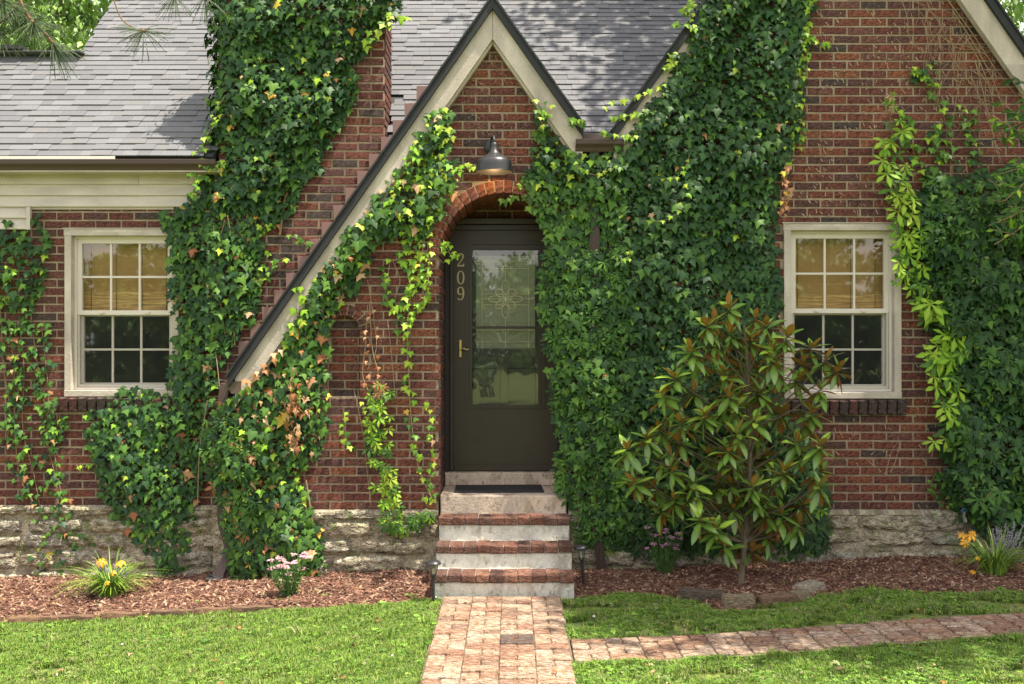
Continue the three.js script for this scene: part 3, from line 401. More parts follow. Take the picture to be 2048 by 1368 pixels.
{
  srand(41); const fnd = part('foundation', house); let k = 0;
  const run = (x0, x1, z, hs, y0 = -0.13) => { const pg = box(x1 - x0, 0.68, 0.1, (x0 + x1) / 2, 0.19, z - 0.05), pu = pg.attributes.uv; for (let i = 0; i < pu.count; i++) pu.setXY(i, pu.getX(i) * (x1 - x0) * 1.3, pu.getY(i) * 0.9); mesh('pointing', pg, pointing, fnd); mesh('mortar_wash', new THREE.ExtrudeGeometry(poly([[0, 0], [0.035, 0], [0.028, 0.02], [0, 0.035]]), { depth: x1 - x0, bevelEnabled: false }).rotateY(-Math.PI / 2).translate(x1, 0.502, z - 0.012), pointing, fnd);
    let y = y0; for (const h of hs) { let x = x0 + rr(-0.2, 0); while (x < x1) { const w = rr(0.2, 0.62) * (h < 0.1 ? 0.8 : 1), a = Math.max(x0, x), b = Math.min(x1, x + w); if (b - a > 0.06) { const hh = h * rr(0.78, 1.18), m = mesh('stone', stoneGeo(b - a - 0.012, hh - 0.008, 0.024, ++k), pick(stoneMats), fnd); m.position.set((a + b) / 2, y + h / 2 + rr(-0.014, 0.014), z + rr(-0.006, 0.006)); m.rotation.z = rr(-0.05, 0.05); } x += w; } y += h; } };
  run(-5.6, -2.37, LZ + 0.02, [0.15, 0.16, 0.13, 0.13, 0.085]); run(-2.37, -2.12, CZ + 0.045, [0.16, 0.12, 0.17, 0.11, 0.09]);
  run(-2.15, -0.575, 0.02, [0.16, 0.15, 0.12, 0.15, 0.08]); run(0.44, 4.4, 0.02, [0.22, 0.15, 0.13, 0.16]);
}
// ---- windows
const blindTex = tex(256, 256, (u, v) => { const s = fbm(u * 5, v * 90, 3), r = 0.5 + 0.5 * Math.sin(v * 256 * 0.8); const k = 0.78 + s * 0.25 + r * 0.10; return [k, k * 0.86, k * 0.66]; });
function windowUnit(W, zw, sillY, sillN, blindBottom, blindLabel) {
  const win = part('window', house), z = zw; const w = W.x1 - W.x0, cx = (W.x0 + W.x1) / 2, h = W.y1 - W.y0;
  const fr = 0.055;
  mesh('head_casing', bevelBox(w + 0.012, fr, 0.11, 0.003).translate(cx, W.y1 - fr / 2, z - 0.042), creamMat, win);
  mesh('drip_cap', box(w + 0.03, 0.008, 0.05, cx, W.y1 + 0.0042, z - 0.005), creamMat, win);
  for (const s of [-1, 1]) mesh('jamb_casing', bevelBox(fr, h - fr - 0.05, 0.11, 0.003).translate(cx + s * (w / 2 - fr / 2), (W.y0 + 0.05 + W.y1 - fr) / 2, z - 0.042), creamMat, win);
  mesh('sill_board', bevelBox(w, 0.05, 0.13, 0.003).translate(cx, W.y0 + 0.025, z - 0.044), creamMat, win);
  const x0 = W.x0 + fr + 0.001, x1 = W.x1 - fr - 0.001, y0 = W.y0 + 0.052, y1 = W.y1 - fr - 0.001, ym = (y0 + y1) / 2 - 0.008;
  // outer stop
  mesh('window_stop', extr([[x0, y0], [x1, y0], [x1, y1], [x0, y1]], 0.055, z - 0.10, [rectHole(x0 + 0.018, x1 - 0.018, y0 + 0.018, y1 - 0.018)]), sashMat, win);
  const sash = (name, a, b, zz, low) => {
    const X0 = x0 + 0.019, X1 = x1 - 0.019, st = 0.036, rl = 0.036;
    mesh(name, extr([[X0, a], [X1, a], [X1, b], [X0, b]], 0.03, zz - 0.03, [rectHole(X0 + st, X1 - st, a + rl, b - rl)]), sashMat, win);
    const gx0 = X0 + st, gx1 = X1 - st, gy0 = a + rl, gy1 = b - rl;
    for (let i = 1; i < 3; i++) mesh('muntin', box(0.016, gy1 - gy0, 0.014, gx0 + (gx1 - gx0) * i / 3, (gy0 + gy1) / 2, zz - 0.016), sashMat, win);
    for (let i = 0; i < 3; i++) { const u0 = gx0 + (gx1 - gx0) * i / 3 + (i ? 0.008 : 0), u1 = gx0 + (gx1 - gx0) * (i + 1) / 3 - (i < 2 ? 0.008 : 0); mesh('muntin', box(u1 - u0, 0.016, 0.0138, (u0 + u1) / 2, (gy0 + gy1) / 2, zz - 0.016), sashMat, win);
      for (let j = 0; j < 2; j++) { const g = new THREE.PlaneGeometry((gx1 - gx0) / 3, (gy1 - gy0) / 2).rotateZ(0).translate(gx0 + (gx1 - gx0) * (i + 0.5) / 3, gy0 + (gy1 - gy0) * (j + 0.5) / 2, zz - 0.017); mesh('pane', g, glassMat, win); } }
  };
  sash('upper_sash', ym - 0.005, y1 - 0.019, z - 0.058); sash('lower_sash', y0 + 0.019, ym + 0.02, z - 0.092);
  for (const s of [-0.25, 0.25]) mesh('sash_latch', box(0.035, 0.014, 0.02, cx + s * w * 0.8, ym + 0.012, z - 0.052), sashMat, win);
  // screen frame of the lower sash
  mesh('screen_frame', extr([[x0 + 0.02, y0 + 0.02], [x1 - 0.02, y0 + 0.02], [x1 - 0.02, ym + 0.0], [x0 + 0.02, ym + 0.0]], 0.012, z - 0.075, [rectHole(x0 + 0.036, x1 - 0.036, y0 + 0.042, ym - 0.006)]), mat([0.5, 0.47, 0.4], 0.5), win);
  mesh('insect_screen', new THREE.PlaneGeometry(x1 - x0 - 0.07, ym - y0 - 0.046).translate(cx, (ym + y0 + 0.036) / 2, z - 0.069), mat([0.055, 0.055, 0.058], 0.8, { transparent: true, opacity: 0.2, side: THREE.DoubleSide }), win);
  // rowlock sill
  srand(sillN * 7 + 3); const n = 13, sw = (w + 0.06) / n; const bed = mesh('sill_bed', box(w + 0.05, 0.10, 0.06, cx, sillY, z - 0.025), mortarMat, win);
  const rg = bevelBox(sw - 0.010, 0.112, 0.09, 0.006); { const p = rg.attributes.position, uv = rg.attributes.uv; for (let i = 0; i < p.count; i++) uv.setXY(i, p.getX(i) * 5, p.getY(i) * 8); }
  for (let i = 0; i < n; i++) { const m = mesh('sill_brick', rg, brickMats[pick([4, 4, 3, 6, 7])], win); m.position.set(W.x0 - 0.03 + (i + 0.5) * sw, sillY + rr(-0.003, 0.003), z + 0.004 + rr(-0.003, 0.003)); m.rotation.x = 0.16; m.rotation.z = rr(-0.02, 0.02); }
  // bamboo blind inside
  const bl = thing('bamboo_blind', blindLabel, 'blind', V(cx, blindBottom, z - 0.17), 'woven bamboo blinds in the windows');
  const sl = []; const top = W.y1 - 0.08; for (let y = blindBottom + 0.05; y < top; y += 0.0105) sl.push(box(w - 0.14, 0.0095, 0.004 + 0.002 * Math.sin(y * 900), 0, y - blindBottom, 0.002 * Math.sin(y * 300)));
  const slm = mesh('slats', mergeGeometries(sl), mat([0.66, 0.54, 0.37], 0.8, { map: blindTex }), bl); slm.userData.kind = 'stuff';
  mesh('bottom_fold', bevelBox(w - 0.14, 0.17, 0.012, 0.003).translate(0, 0.085, 0.016), mat([0.68, 0.57, 0.40], 0.8, { map: blindTex }), bl);
  for (const s of [-0.33, -0.11, 0.12, 0.33]) mesh('cord', new THREE.CylinderGeometry(0.0022, 0.0022, top - blindBottom, 5).translate(s * (w - 0.14) * 1.2, (top - blindBottom) / 2, 0.026), mat([0.10, 0.06, 0.03], 0.9), bl);
}
windowUnit(WL, LZ, 1.350, 1, 2.095, 'bamboo blind inside the left window, ending above the sash rail');
windowUnit(WR, 0, 1.342, 2, 2.06, 'bamboo blind inside the right window, filling the upper sash');
// rooms behind the openings
{
  const plaster = mat([0.28, 0.25, 0.21], 0.9), room = part('interior', house);
  mesh('room_floor', box(10.7, 0.06, 5, -1.0, 0.6, -2.9), mat([0.16, 0.09, 0.05], 0.6), room); mesh('room_ceiling', box(10.7, 0.06, 5, -1.0, 3.1, -2.9), plaster, room); mesh('room_wall', box(10.7, 2.5, 0.08, -1.0, 1.85, -4.2), plaster, room);
  for (const x of [-6.36, -1.25, 0.75, 4.34]) mesh('room_wall', box(0.08, 2.44, 3.7, x, 1.85, -2.3), plaster, room);
  mesh('back_wall', box(10.8, 3.2, 0.12, -1.0, 1.5, -5.5), mortarMat, house); mesh('end_wall', box(0.12, 3.0, 5.2, -6.36, 1.5, -2.85), mortarMat, house); mesh('end_wall', box(0.12, 3.3, 5.3, 4.34, 1.6, -2.8), mortarMat, house);
}
// ---- doorway
const doorMat = mat([0.040, 0.030, 0.023], 0.42, { map: sandTex(0.95, 0.14, 0.7, 15) }), brass = mat([0.55, 0.42, 0.18], 0.35, { metalness: 0.9 });
{
  const fr = part('door_frame', house), fz = -0.57;
  mesh('head_jamb', bevelBox(2 * AR + 0.02, 0.05, 0.12, 0.004).translate(AX, 2.862, fz - 0.02), doorMat, fr); mesh('head_stop', bevelBox(2 * AR + 0.02, 0.045, 0.09, 0.004).translate(AX, 2.812, fz - 0.03), doorMat, fr);
  for (const s of [-1, 1]) { mesh('side_jamb', bevelBox(0.042, 2.02, 0.12, 0.004).translate(AX + s * (AR - 0.020), 1.777, fz - 0.02), blackMat, fr); mesh('side_stop', bevelBox(0.036, 2.02, 0.09, 0.004).translate(AX + s * (AR - 0.060), 1.777, fz - 0.03), doorMat, fr); }
  const d = part('storm_door', house), z = -0.565, k = K(z), x0 = -0.487, x1 = 0.354, y0 = 0.767, y1 = 2.787;
  const X = (px) => (px - 1024) * k, Y = (py) => CAMY + (684 - py) * k;
  mesh('door_leaf', extr([[x0, y0], [x1, y0], [x1, y1], [x0, y1]], 0.03, z - 0.03, [rectHole(X(944), X(1077), Y(812), Y(499))]), doorMat, d);
  const ring = (a, b, dz, t) => extr([[X(a[0]), Y(a[3])], [X(a[1]), Y(a[3])], [X(a[1]), Y(a[2])], [X(a[0]), Y(a[2])]], t, z + dz, [rectHole(X(b[0]), X(b[1]), Y(b[3]), Y(b[2]))]);
  mesh('glass_moulding', ring([932, 1090, 484, 816], [937, 1085, 489, 811], 0.0005, 0.012), doorMat, d); mesh('glass_moulding', ring([939.5, 1082.5, 492, 814.8], [944.5, 1076.5, 499.5, 811.5], 0.0005, 0.007), doorMat, d);
  mesh('mid_bar', box(X(1077) - X(944), 0.022, 0.02, (X(944) + X(1077)) / 2, Y(655), z - 0.012), doorMat, d);
  mesh('kick_plate', bevelBox(x1 - x0 - 0.01, 0.055, 0.012, 0.003).translate((x0 + x1) / 2, y0 + 0.030, z + 0.0065), doorMat, d);
  mesh('upper_pane', new THREE.PlaneGeometry(X(1077) - X(944), Y(499) - Y(655)).translate((X(944) + X(1077)) / 2, (Y(499) + Y(655)) / 2, z - 0.02), glassMat, d);
  { const g = new THREE.PlaneGeometry(X(1077) - X(944), Y(655) - Y(812), 16, 16), p = g.attributes.position; for (let i = 0; i < p.count; i++) p.setZ(i, 0.0006 * fbm(p.getX(i) * 5, p.getY(i) * 5, 2, 2)); g.computeVertexNormals(); mesh('lower_pane', g.translate((X(944) + X(1077)) / 2, (Y(812) + Y(655)) / 2, z - 0.020), glassMat, d); }
  const font = await new FontLoader().loadAsync('fonts/droid/droid_serif_regular.typeface.json');
  [['2', 533], ['0', 568], ['9', 600]].forEach(([t, py]) => { const g = new TextGeometry(t, { font, size: 0.105, depth: 0.005, curveSegments: 6, bevelEnabled: false }); g.computeBoundingBox(); const bb = g.boundingBox; g.translate(-(bb.min.x + bb.max.x) / 2, 0, 0).scale(0.92, 1.05, 1); g.translate(X(921.5), Y(py), z + 0.001); mesh('house_number', g, mat([0.42, 0.37, 0.20], 0.4, { metalness: 0.3 }), d); });
  const hd = mergeGeometries([bevelBox(0.026, 0.15, 0.010, 0.004).translate(X(921), Y(697), z + 0.006).toNonIndexed(), new THREE.CylinderGeometry(0.009, 0.010, 0.035, 14).rotateX(Math.PI / 2).translate(X(922), Y(699), z + 0.024).toNonIndexed(), tube([V(X(922), Y(699), z + 0.04), V(X(928), Y(697), z + 0.046), V(X(934), Y(699.5), z + 0.044), V(X(938.5), Y(698), z + 0.040)], [0.008, 0.005], 16, 8).toNonIndexed()]); mesh('lever_handle', hd, brass, d);
  // inner door with leaded glass
  const q = part('inner_door', house), iz = -0.665, ik = K(iz), IX = (px) => (px - 1024) * ik, IY = (py) => CAMY + (684 - py) * ik;
  const innerMat = mat([0.022, 0.021, 0.022], 0.5);
  mesh('door_leaf', extr([[AX - 0.42, 0.767], [AX + 0.42, 0.767], [AX + 0.42, 2.787], [AX - 0.42, 2.787]], 0.04, iz - 0.04, [rectHole(IX(952), IX(1070), IY(697), IY(511))]), innerMat, q);
  for (const s of [-1, 1]) mesh('raised_panel', bevelBox(0.24, 0.62, 0.02, 0.009).translate(AX + s * 0.15, 1.32, iz + 0.004), innerMat, q);
  mesh('leaded_pane', new THREE.PlaneGeometry(IX(1070) - IX(952), IY(511) - IY(697)).translate((IX(952) + IX(1070)) / 2, (IY(511) + IY(697)) / 2, iz - 0.02), phys([0.36, 0.39, 0.27], 0.35, { transmission: 0.3, thickness: 0, bumpMap: rockBump, bumpScale: 0.004 }), q);
  const came = mat([0.75, 0.70, 0.50], 0.4), zc = iz - 0.012, L = (a, b, r = 0.0036) => tube([V(IX(a[0]), IY(a[1]), zc), V(IX((a[0] + b[0]) / 2), IY((a[1] + b[1]) / 2), zc), V(IX(b[0]), IY(b[1]), zc)], r, 2, 5);
  const lines = [[[964, 512], [964, 696]], [[1058, 512], [1058, 696]], [[953, 523], [1069, 523]], [[964, 537], [1058, 537]], [[964, 588], [1058, 588]], [[953, 598], [1069, 598]], [[964, 610], [1058, 610]], [[953, 684], [1069, 684]], [[1011, 523], [1011, 560]], [[1011, 635], [1011, 696]], [[953, 660], [1069, 660]]];
  const gs = lines.map(([a, b]) => L(a, b)); const petal = (a, len, wd, r = 0.0046) => { const pts = []; for (let i = 0; i < 14; i++) { const t = i / 14 * Math.PI * 2, u = (0.5 - 0.5 * Math.cos(t)) * len, v = Math.sin(t) * wd * (0.6 + 0.4 * Math.sin(t / 2)); const c = Math.cos(a), s = Math.sin(a); pts.push(V(IX(1011 + u * c - v * s), IY(598 - u * s - v * c), zc)); } return tube(pts, r, 28, 5, true); };
  for (const [a, l, w] of [[Math.PI / 2, 38, 8], [-Math.PI / 2, 38, 8], [0, 34, 7], [Math.PI, 34, 7], [0.8, 26, 8], [2.34, 26, 8], [-0.8, 26, 8], [-2.34, 26, 8]]) gs.push(petal(a, l, w));
  for (const y of [537, 660]) gs.push(tube([V(IX(1011), IY(y - 8), zc), V(IX(1017), IY(y), zc), V(IX(1011), IY(y + 8), zc), V(IX(1005), IY(y), zc)], 0.0035, 16, 5, true));
  mesh('came_lines', mergeGeometries(gs), came, q);
}

// ================================================================ STEPS, MAT
{
  const steps = thing('front_steps', 'painted concrete front steps with red brick nosings below the arched door', 'steps'); srand(61);
  const paint = tex(512, 128, (u, v) => { const n = fbm(u * 8, v * 4, 2), m = fbm(u * 40, v * 20, 4); const w = Math.min(0.5, Math.max(0, fbm(u * 7, v * 5, 9, 5) - 0.16) * 2.2), q = Math.max(0, fbm(u * 24, v * 14, 12) - 0.42); const k = 0.95 + n * 0.10 + m * 0.09; return [k - w * 0.22 - q * 0.8, k - w * 0.25 - q * 0.8, k - w * 0.31 - q * 0.8]; });
  const conc = mat([0.66, 0.63, 0.56], 0.85, { map: paint, bumpMap: grainBump, bumpScale: 0.006 }), beige = mat([0.64, 0.52, 0.42], 0.8, { map: paint, bumpMap: grainBump, bumpScale: 0.004 });
  const X0 = -0.555, X1 = 0.437, w = X1 - X0, cx = (X0 + X1) / 2;
  mesh('threshold', bevelBox(2 * AR - 0.012, 0.108, 0.17, 0.006).translate(AX, 0.708, -0.565), beige, steps);
  mesh('landing', bevelBox(2 * AR - 0.012, 0.25, 0.70, 0.008).translate(AX, 0.526, -0.318), beige, steps);
  const nose = [1, 2, 3].map((s) => { const g = bevelBox(0.094, 0.054, 0.205, 0.007), p = g.attributes.position; for (let i = 0; i < p.count; i++) { const x = p.getX(i), y = p.getY(i), z = p.getZ(i); p.setXYZ(i, x + 0.004 * noise.noise(y * 40 + s, z * 30, 1), y + 0.005 * noise.noise(x * 40 + s, z * 30, 5), z + 0.007 * noise.noise(x * 50, y * 50 + s, 9)); } const uv = g.attributes.uv; for (let i = 0; i < p.count; i++) uv.setXY(i, p.getX(i) * 5 + s * 0.3, p.getY(i) * 8 + p.getZ(i) * 4); g.computeVertexNormals(); return g; });
  const noseMats = [[0.25, 0.12, 0.085], [0.21, 0.105, 0.078], [0.30, 0.165, 0.12], [0.16, 0.09, 0.072]].map((c) => mat(c, 0.9, { map: paveMap, bumpMap: rockBump, bumpScale: 0.008 }));
  [[0.52, 0.28, -0.02], [0.365, 0.56, 0.26], [0.219, 0.84, 0.54]].forEach(([y, zf, zb], i) => {
    const lo = -0.06; mesh('riser', (() => { const g = bevelBox(w - 0.006 + i * 0.002, y - 0.054 - lo, zf - zb + 0.29 * 0 - 0.012, 0.008), p = g.attributes.position; g.translate(cx, (y - 0.054 + lo) / 2, (zf - 0.012 + zb) / 2); return g; })(), conc, steps);
    mesh('tread', box(w - 0.02, 0.05, zf - zb - 0.19, cx, y - 0.039, zb + (zf - zb - 0.19) / 2), conc, steps);
    for (let b = 0; b < 10; b++) { const m = mesh('brick', pick(nose), pick(noseMats), steps); m.position.set(X0 + (b + 0.5) * w / 10, y - 0.027 + rr(-0.003, 0.003), zf - 0.098 + rr(-0.004, 0.005)); m.rotation.y = rr(-0.02, 0.02) + (rnd() < 0.5 ? Math.PI : 0); m.rotation.z = rr(-0.02, 0.02); }
    mesh('nosing_mortar', box(w - 0.012, 0.044, 0.19, cx, y - 0.031, zf - 0.102), conc, steps);
  });
  const g = [box(0.71, 0.01, 0.34, 0, 0.005, 0)]; for (let i = 0; i < 30; i++) g.push(box(0.008, 0.006, 0.30, -0.33 + i * 0.0228, 0.0125, 0)); g.push(box(0.70, 0.007, 0.014, 0, 0.0128, 0.163), box(0.70, 0.007, 0.014, 0, 0.0128, -0.163));
  const mt = mesh('doormat', mergeGeometries(g), mat([0.03, 0.03, 0.032], 0.9)); mt.position.set(-0.105, 0.6525, -0.27); mt.rotation.y = 0.03; tag(mt, 'black ribbed rubber doormat lying on the landing before the door', 'doormat');
}

// ================================================================ WALL LAMP (lit, warm)
{
  const c = P(982, 293, 0.01), s = P(988, 300, 0.185); const lamp = thing('wall_lamp', 'dark grey gooseneck barn lamp mounted above the arched doorway', 'lamp', V(c.x, c.y, 0));
  const metal = mat([0.042, 0.043, 0.047], 0.42, { metalness: 0.35 });
  mesh('backplate', new THREE.LatheGeometry([[0, 0.03], [0.03, 0.03], [0.036, 0.022], [0.048, 0.020], [0.056, 0.010], [0.058, 0.0]].map(([a, b]) => new THREE.Vector2(a, b)), 32).rotateX(Math.PI / 2).translate(0, 0, 0.002), metal, lamp);
  const dx = s.x - c.x, dz = 0.185;
  mesh('gooseneck', tube([V(0, 0, 0.02), V(0, 0.012, 0.06), V(dx * 0.4, 0.05, 0.11), V(dx * 0.8, 0.050, 0.155), V(dx, 0.02, dz), V(dx, -0.02, dz)], 0.0085, 40, 10), metal, lamp);
  const prof = [[0.012, -0.005], [0.024, -0.008], [0.027, -0.03], [0.024, -0.034], [0.030, -0.05], [0.036, -0.075], [0.055, -0.098], [0.090, -0.115], [0.120, -0.132], [0.135, -0.155], [0.139, -0.185], [0.140, -0.225], [0.1435, -0.228], [0.1435, -0.231], [0.137, -0.231], [0.136, -0.185], [0.130, -0.156], [0.112, -0.134], [0.05, -0.105], [0.02, -0.08]];
  mesh('lamp_shade', new THREE.LatheGeometry(prof.map(([a, b]) => new THREE.Vector2(a, b)), 48).translate(dx, 0, dz), phys([0.042, 0.043, 0.047], 0.36, { metalness: 0.2 }), lamp);
  mesh('bulb', new THREE.SphereGeometry(0.030, 20, 14).translate(dx, -0.165, dz), mat([0.9, 0.8, 0.6], 0.4, { emissive: lin(1, 0.62, 0.26), emissiveIntensity: 4 }), lamp);
  const l = new THREE.PointLight(lin(1, 0.60, 0.26), 0.16, 6, 2); l.position.set(dx, -0.165, dz); l.castShadow = true; l.shadow.radius = 1.5; lamp.add(l);
}
// ================================================================ PATH LIGHTS
function pathLight(px, py0, py1, lean, label) {
  const b = gp(px, py1, 0.0), k = K(b.z), h = (py1 - py0) * k; const t = thing('solar_path_light', label, 'path light', V(b.x, bedY(b.x, b.z) - 0.01, b.z), 'solar path lights beside the steps'); t.rotation.z = lean; t.rotation.x = 0.02;
  const top = h + 0.01, dk = mat([0.028, 0.028, 0.032], 0.4); const lat = (p, y) => new THREE.LatheGeometry(p.map(([a, b]) => new THREE.Vector2(a, b)), 28).translate(0, y, 0);
  mesh('cap', lat([[0.0, 0.0], [0.025, -0.002], [0.042, -0.010], [0.052, -0.022], [0.054, -0.029], [0.046, -0.030], [0.030, -0.024], [0.001, -0.024]], top), dk, t);
  mesh('lens', lat([[0.034, -0.031], [0.030, -0.06], [0.022, -0.098], [0.021, -0.098], [0.028, -0.06], [0.032, -0.031]], top), phys([0.92, 0.94, 0.93], 0.05, { transmission: 1, thickness: 0 }), t);
  for (let i = 0; i < 4; i++) { const a = i * Math.PI / 2 + 0.5; mesh('rib', tube([V(Math.cos(a) * 0.036, top - 0.028, Math.sin(a) * 0.036), V(Math.cos(a) * 0.031, top - 0.06, Math.sin(a) * 0.031), V(Math.cos(a) * 0.020, top - 0.104, Math.sin(a) * 0.020)], 0.0024, 6, 5), dk, t); }
  mesh('led_reflector', new THREE.CylinderGeometry(0.007, 0.012, 0.05, 10).translate(0, top - 0.08, 0), mat([0.55, 0.5, 0.36], 0.4), t);
  mesh('collar', lat([[0.0, -0.098], [0.022, -0.098], [0.020, -0.112], [0.014, -0.118], [0.012, -0.14]], top), dk, t); mesh('post', new THREE.CylinderGeometry(0.0105, 0.0105, top - 0.12, 12).translate(0, (top - 0.12) / 2, 0), dk, t);
}
pathLight(867, 1119, 1207, 0.0, 'black solar path light left of the steps'); pathLight(1168, 1092, 1174, 0.09, 'black solar path light right of the steps, leaning slightly');

// ================================================================ CLIMBERS
// leaf shapes: five-lobed ivy leaf, five-fingered creeper leaf
function ivyLeaf(curl, fold, skew) {
  const half = [[0.0, 0.20], [0.15, 0.34], [0.37, 0.33], [0.36, 0.12], [0.60, -0.02], [0.27, -0.17], [0.0, -0.68]]; const out = []; half.forEach((p) => out.push(p)); for (let i = half.length - 2; i > 0; i--) out.push([-half[i][0], half[i][1]]);
  const zf = (x, y) => fold * Math.abs(x) - curl * (x * x + (y + 0.1) * (y + 0.1)); const p = [], c = [], ix = []; p.push(0, 0.05, 0.03 + zf(0, 0.05)); c.push(1.5, 1.35, 1.35);
  out.forEach(([x, y], i) => { const xx = x + skew * y * 0.3; p.push(xx, y, zf(xx, y) + (i % 2 ? 0.02 : -0.02)); const v = Math.abs(x) < 0.01 && y < 0 ? 1.25 : 0.92; c.push(v, v, v); });
  for (let i = 1; i <= out.length; i++) ix.push(0, i === out.length ? 1 : i + 1, i);
  const g = new THREE.BufferGeometry(); g.setAttribute('position', new THREE.Float32BufferAttribute(p, 3)); g.setAttribute('color', new THREE.Float32BufferAttribute(c, 3)); g.setIndex(ix); g.computeVertexNormals(); return g;
}
function leaflet(len, wd, ang, fold, droop) { const p = [], ix = [], c = [], N = [[0, 0.05], [0.28, 0.34], [0.58, 1], [0.8, 0.62], [1, 0]]; N.forEach(([t, w]) => { const y = -t * len, z = fold * 0 - droop * t * t * len; p.push(-w * wd, y, z - fold * w * wd, 0, y, z, w * wd, y, z - fold * w * wd); c.push(0.92, 0.92, 0.92, 1.22, 1.2, 1.2, 0.92, 0.92, 0.92); }); for (let i = 0; i < N.length - 1; i++) { const a = i * 3; ix.push(a, a + 3, a + 1, a + 1, a + 3, a + 4, a + 1, a + 4, a + 2, a + 2, a + 4, a + 5); } const g = new THREE.BufferGeometry(); g.setAttribute('position', new THREE.Float32BufferAttribute(p, 3)); g.setAttribute('color', new THREE.Float32BufferAttribute(c, 3)); g.setIndex(ix); g.computeVertexNormals(); return g.rotateZ(ang); }
function creeperLeaf(s) { srand(s); return mergeGeometries([[0, 0.68, 0.125], [0.95, 0.62, 0.115], [-0.95, 0.62, 0.115], [1.95, 0.48, 0.09], [-1.95, 0.48, 0.09]].map(([a, l, w]) => leaflet(l * rr(0.92, 1.06), w, a + rr(-0.1, 0.1), rr(-0.5, 0.1), rr(0.1, 0.45)))); }
function dryLeaf(s) { const g = ivyLeaf(0.9, 0.5, s); const p = g.attributes.position; for (let i = 0; i < p.count; i++) p.setX(i, p.getX(i) * 0.6); g.computeVertexNormals(); return g; }
const LEAF = { ivy: [ivyLeaf(0.25, 0.10, 0.1), ivyLeaf(0.45, -0.12, -0.15), ivyLeaf(0.15, -0.2, 0.2), ivyLeaf(0.5, 0.2, -0.05)], creeper: [creeperLeaf(2), creeperLeaf(5), creeperLeaf(8)], dry: [dryLeaf(0.3), dryLeaf(-0.4)], lance: [leaflet(1, 0.16, 0, -0.3, 0.25), leaflet(1, 0.13, 0, -0.5, 0.1)] };
const PAL = {
  dark: [[0.019, 0.055, 0.014], [0.025, 0.070, 0.016], [0.015, 0.044, 0.013], [0.034, 0.086, 0.019], [0.021, 0.060, 0.022]],
  mid: [[0.044, 0.112, 0.017], [0.058, 0.136, 0.020], [0.036, 0.094, 0.016], [0.074, 0.160, 0.022]],
  bright: [[0.17, 0.32, 0.022], [0.22, 0.36, 0.030], [0.13, 0.27, 0.022], [0.27, 0.37, 0.040]],
  yellow: [[0.42, 0.36, 0.05], [0.48, 0.30, 0.05]], brown: [[0.28, 0.13, 0.05], [0.34, 0.20, 0.095], [0.22, 0.095, 0.042], [0.38, 0.26, 0.15]],
};
const leafMatCache = new Map();
function leafMat(c, rough = 0.5) { const k = c.join() + rough; if (!leafMatCache.has(k)) leafMatCache.set(k, phys(c, rough, { vertexColors: true, side: THREE.DoubleSide, specularIntensity: 0.42 })); return leafMatCache.get(k); }
const leafStuff = phys([1, 1, 1], 0.5, { vertexColors: true, side: THREE.DoubleSide, specularIntensity: 0.42 });
class Climber {
  constructor(name, label, category, group, pos) { this.t = thing(name, label, category, pos || V(0, 0, 0), group); this.o = this.t.position.clone(); this.l = []; }
  leaf(kind, pal, p, e, s, front = 0) { const gi = Math.floor(rnd() * LEAF[kind].length); const q = p.clone().sub(this.o); this.l.push({ kind, gi, c: pick(PAL[pal]), m: mtx(q, e, s), score: s * 10 + front * 6 + rnd() * 0.3, jit: rr(0.82, 1.2) }); }
  stem(pts, r, material = stemMat) { mesh('stem', tube(pts.map((p) => p.clone().sub(this.o)), r, Math.max(8, pts.length * 5), 5), material, this.t); }
  done(limit = 300, partName = 'leaf') {
    this.l.sort((a, b) => b.score - a.score); const rest = new Map();
    this.l.forEach((x, i) => { if (i < limit) place(mesh(partName, LEAF[x.kind][x.gi], leafMat(x.c), this.t), x.m); else { const k = x.kind + x.gi; if (!rest.has(k)) rest.set(k, { g: LEAF[x.kind][x.gi], m: [], c: [] }); const r = rest.get(k); r.m.push(x.m); r.c.push(lin(...x.c).multiplyScalar(x.jit)); } });
    for (const r of rest.values()) instanced('remaining_leaves', r.g, leafStuff, r.m, r.c, this.t);
    return this.t;
  }
}
const hang = (tilt = 0.5) => [-rr(0.08, tilt), rr(-0.42, 0.42) + (rnd() < 0.12 ? rr(-0.6, 0.6) : 0), rr(-0.5, 0.5), 'YXZ'];
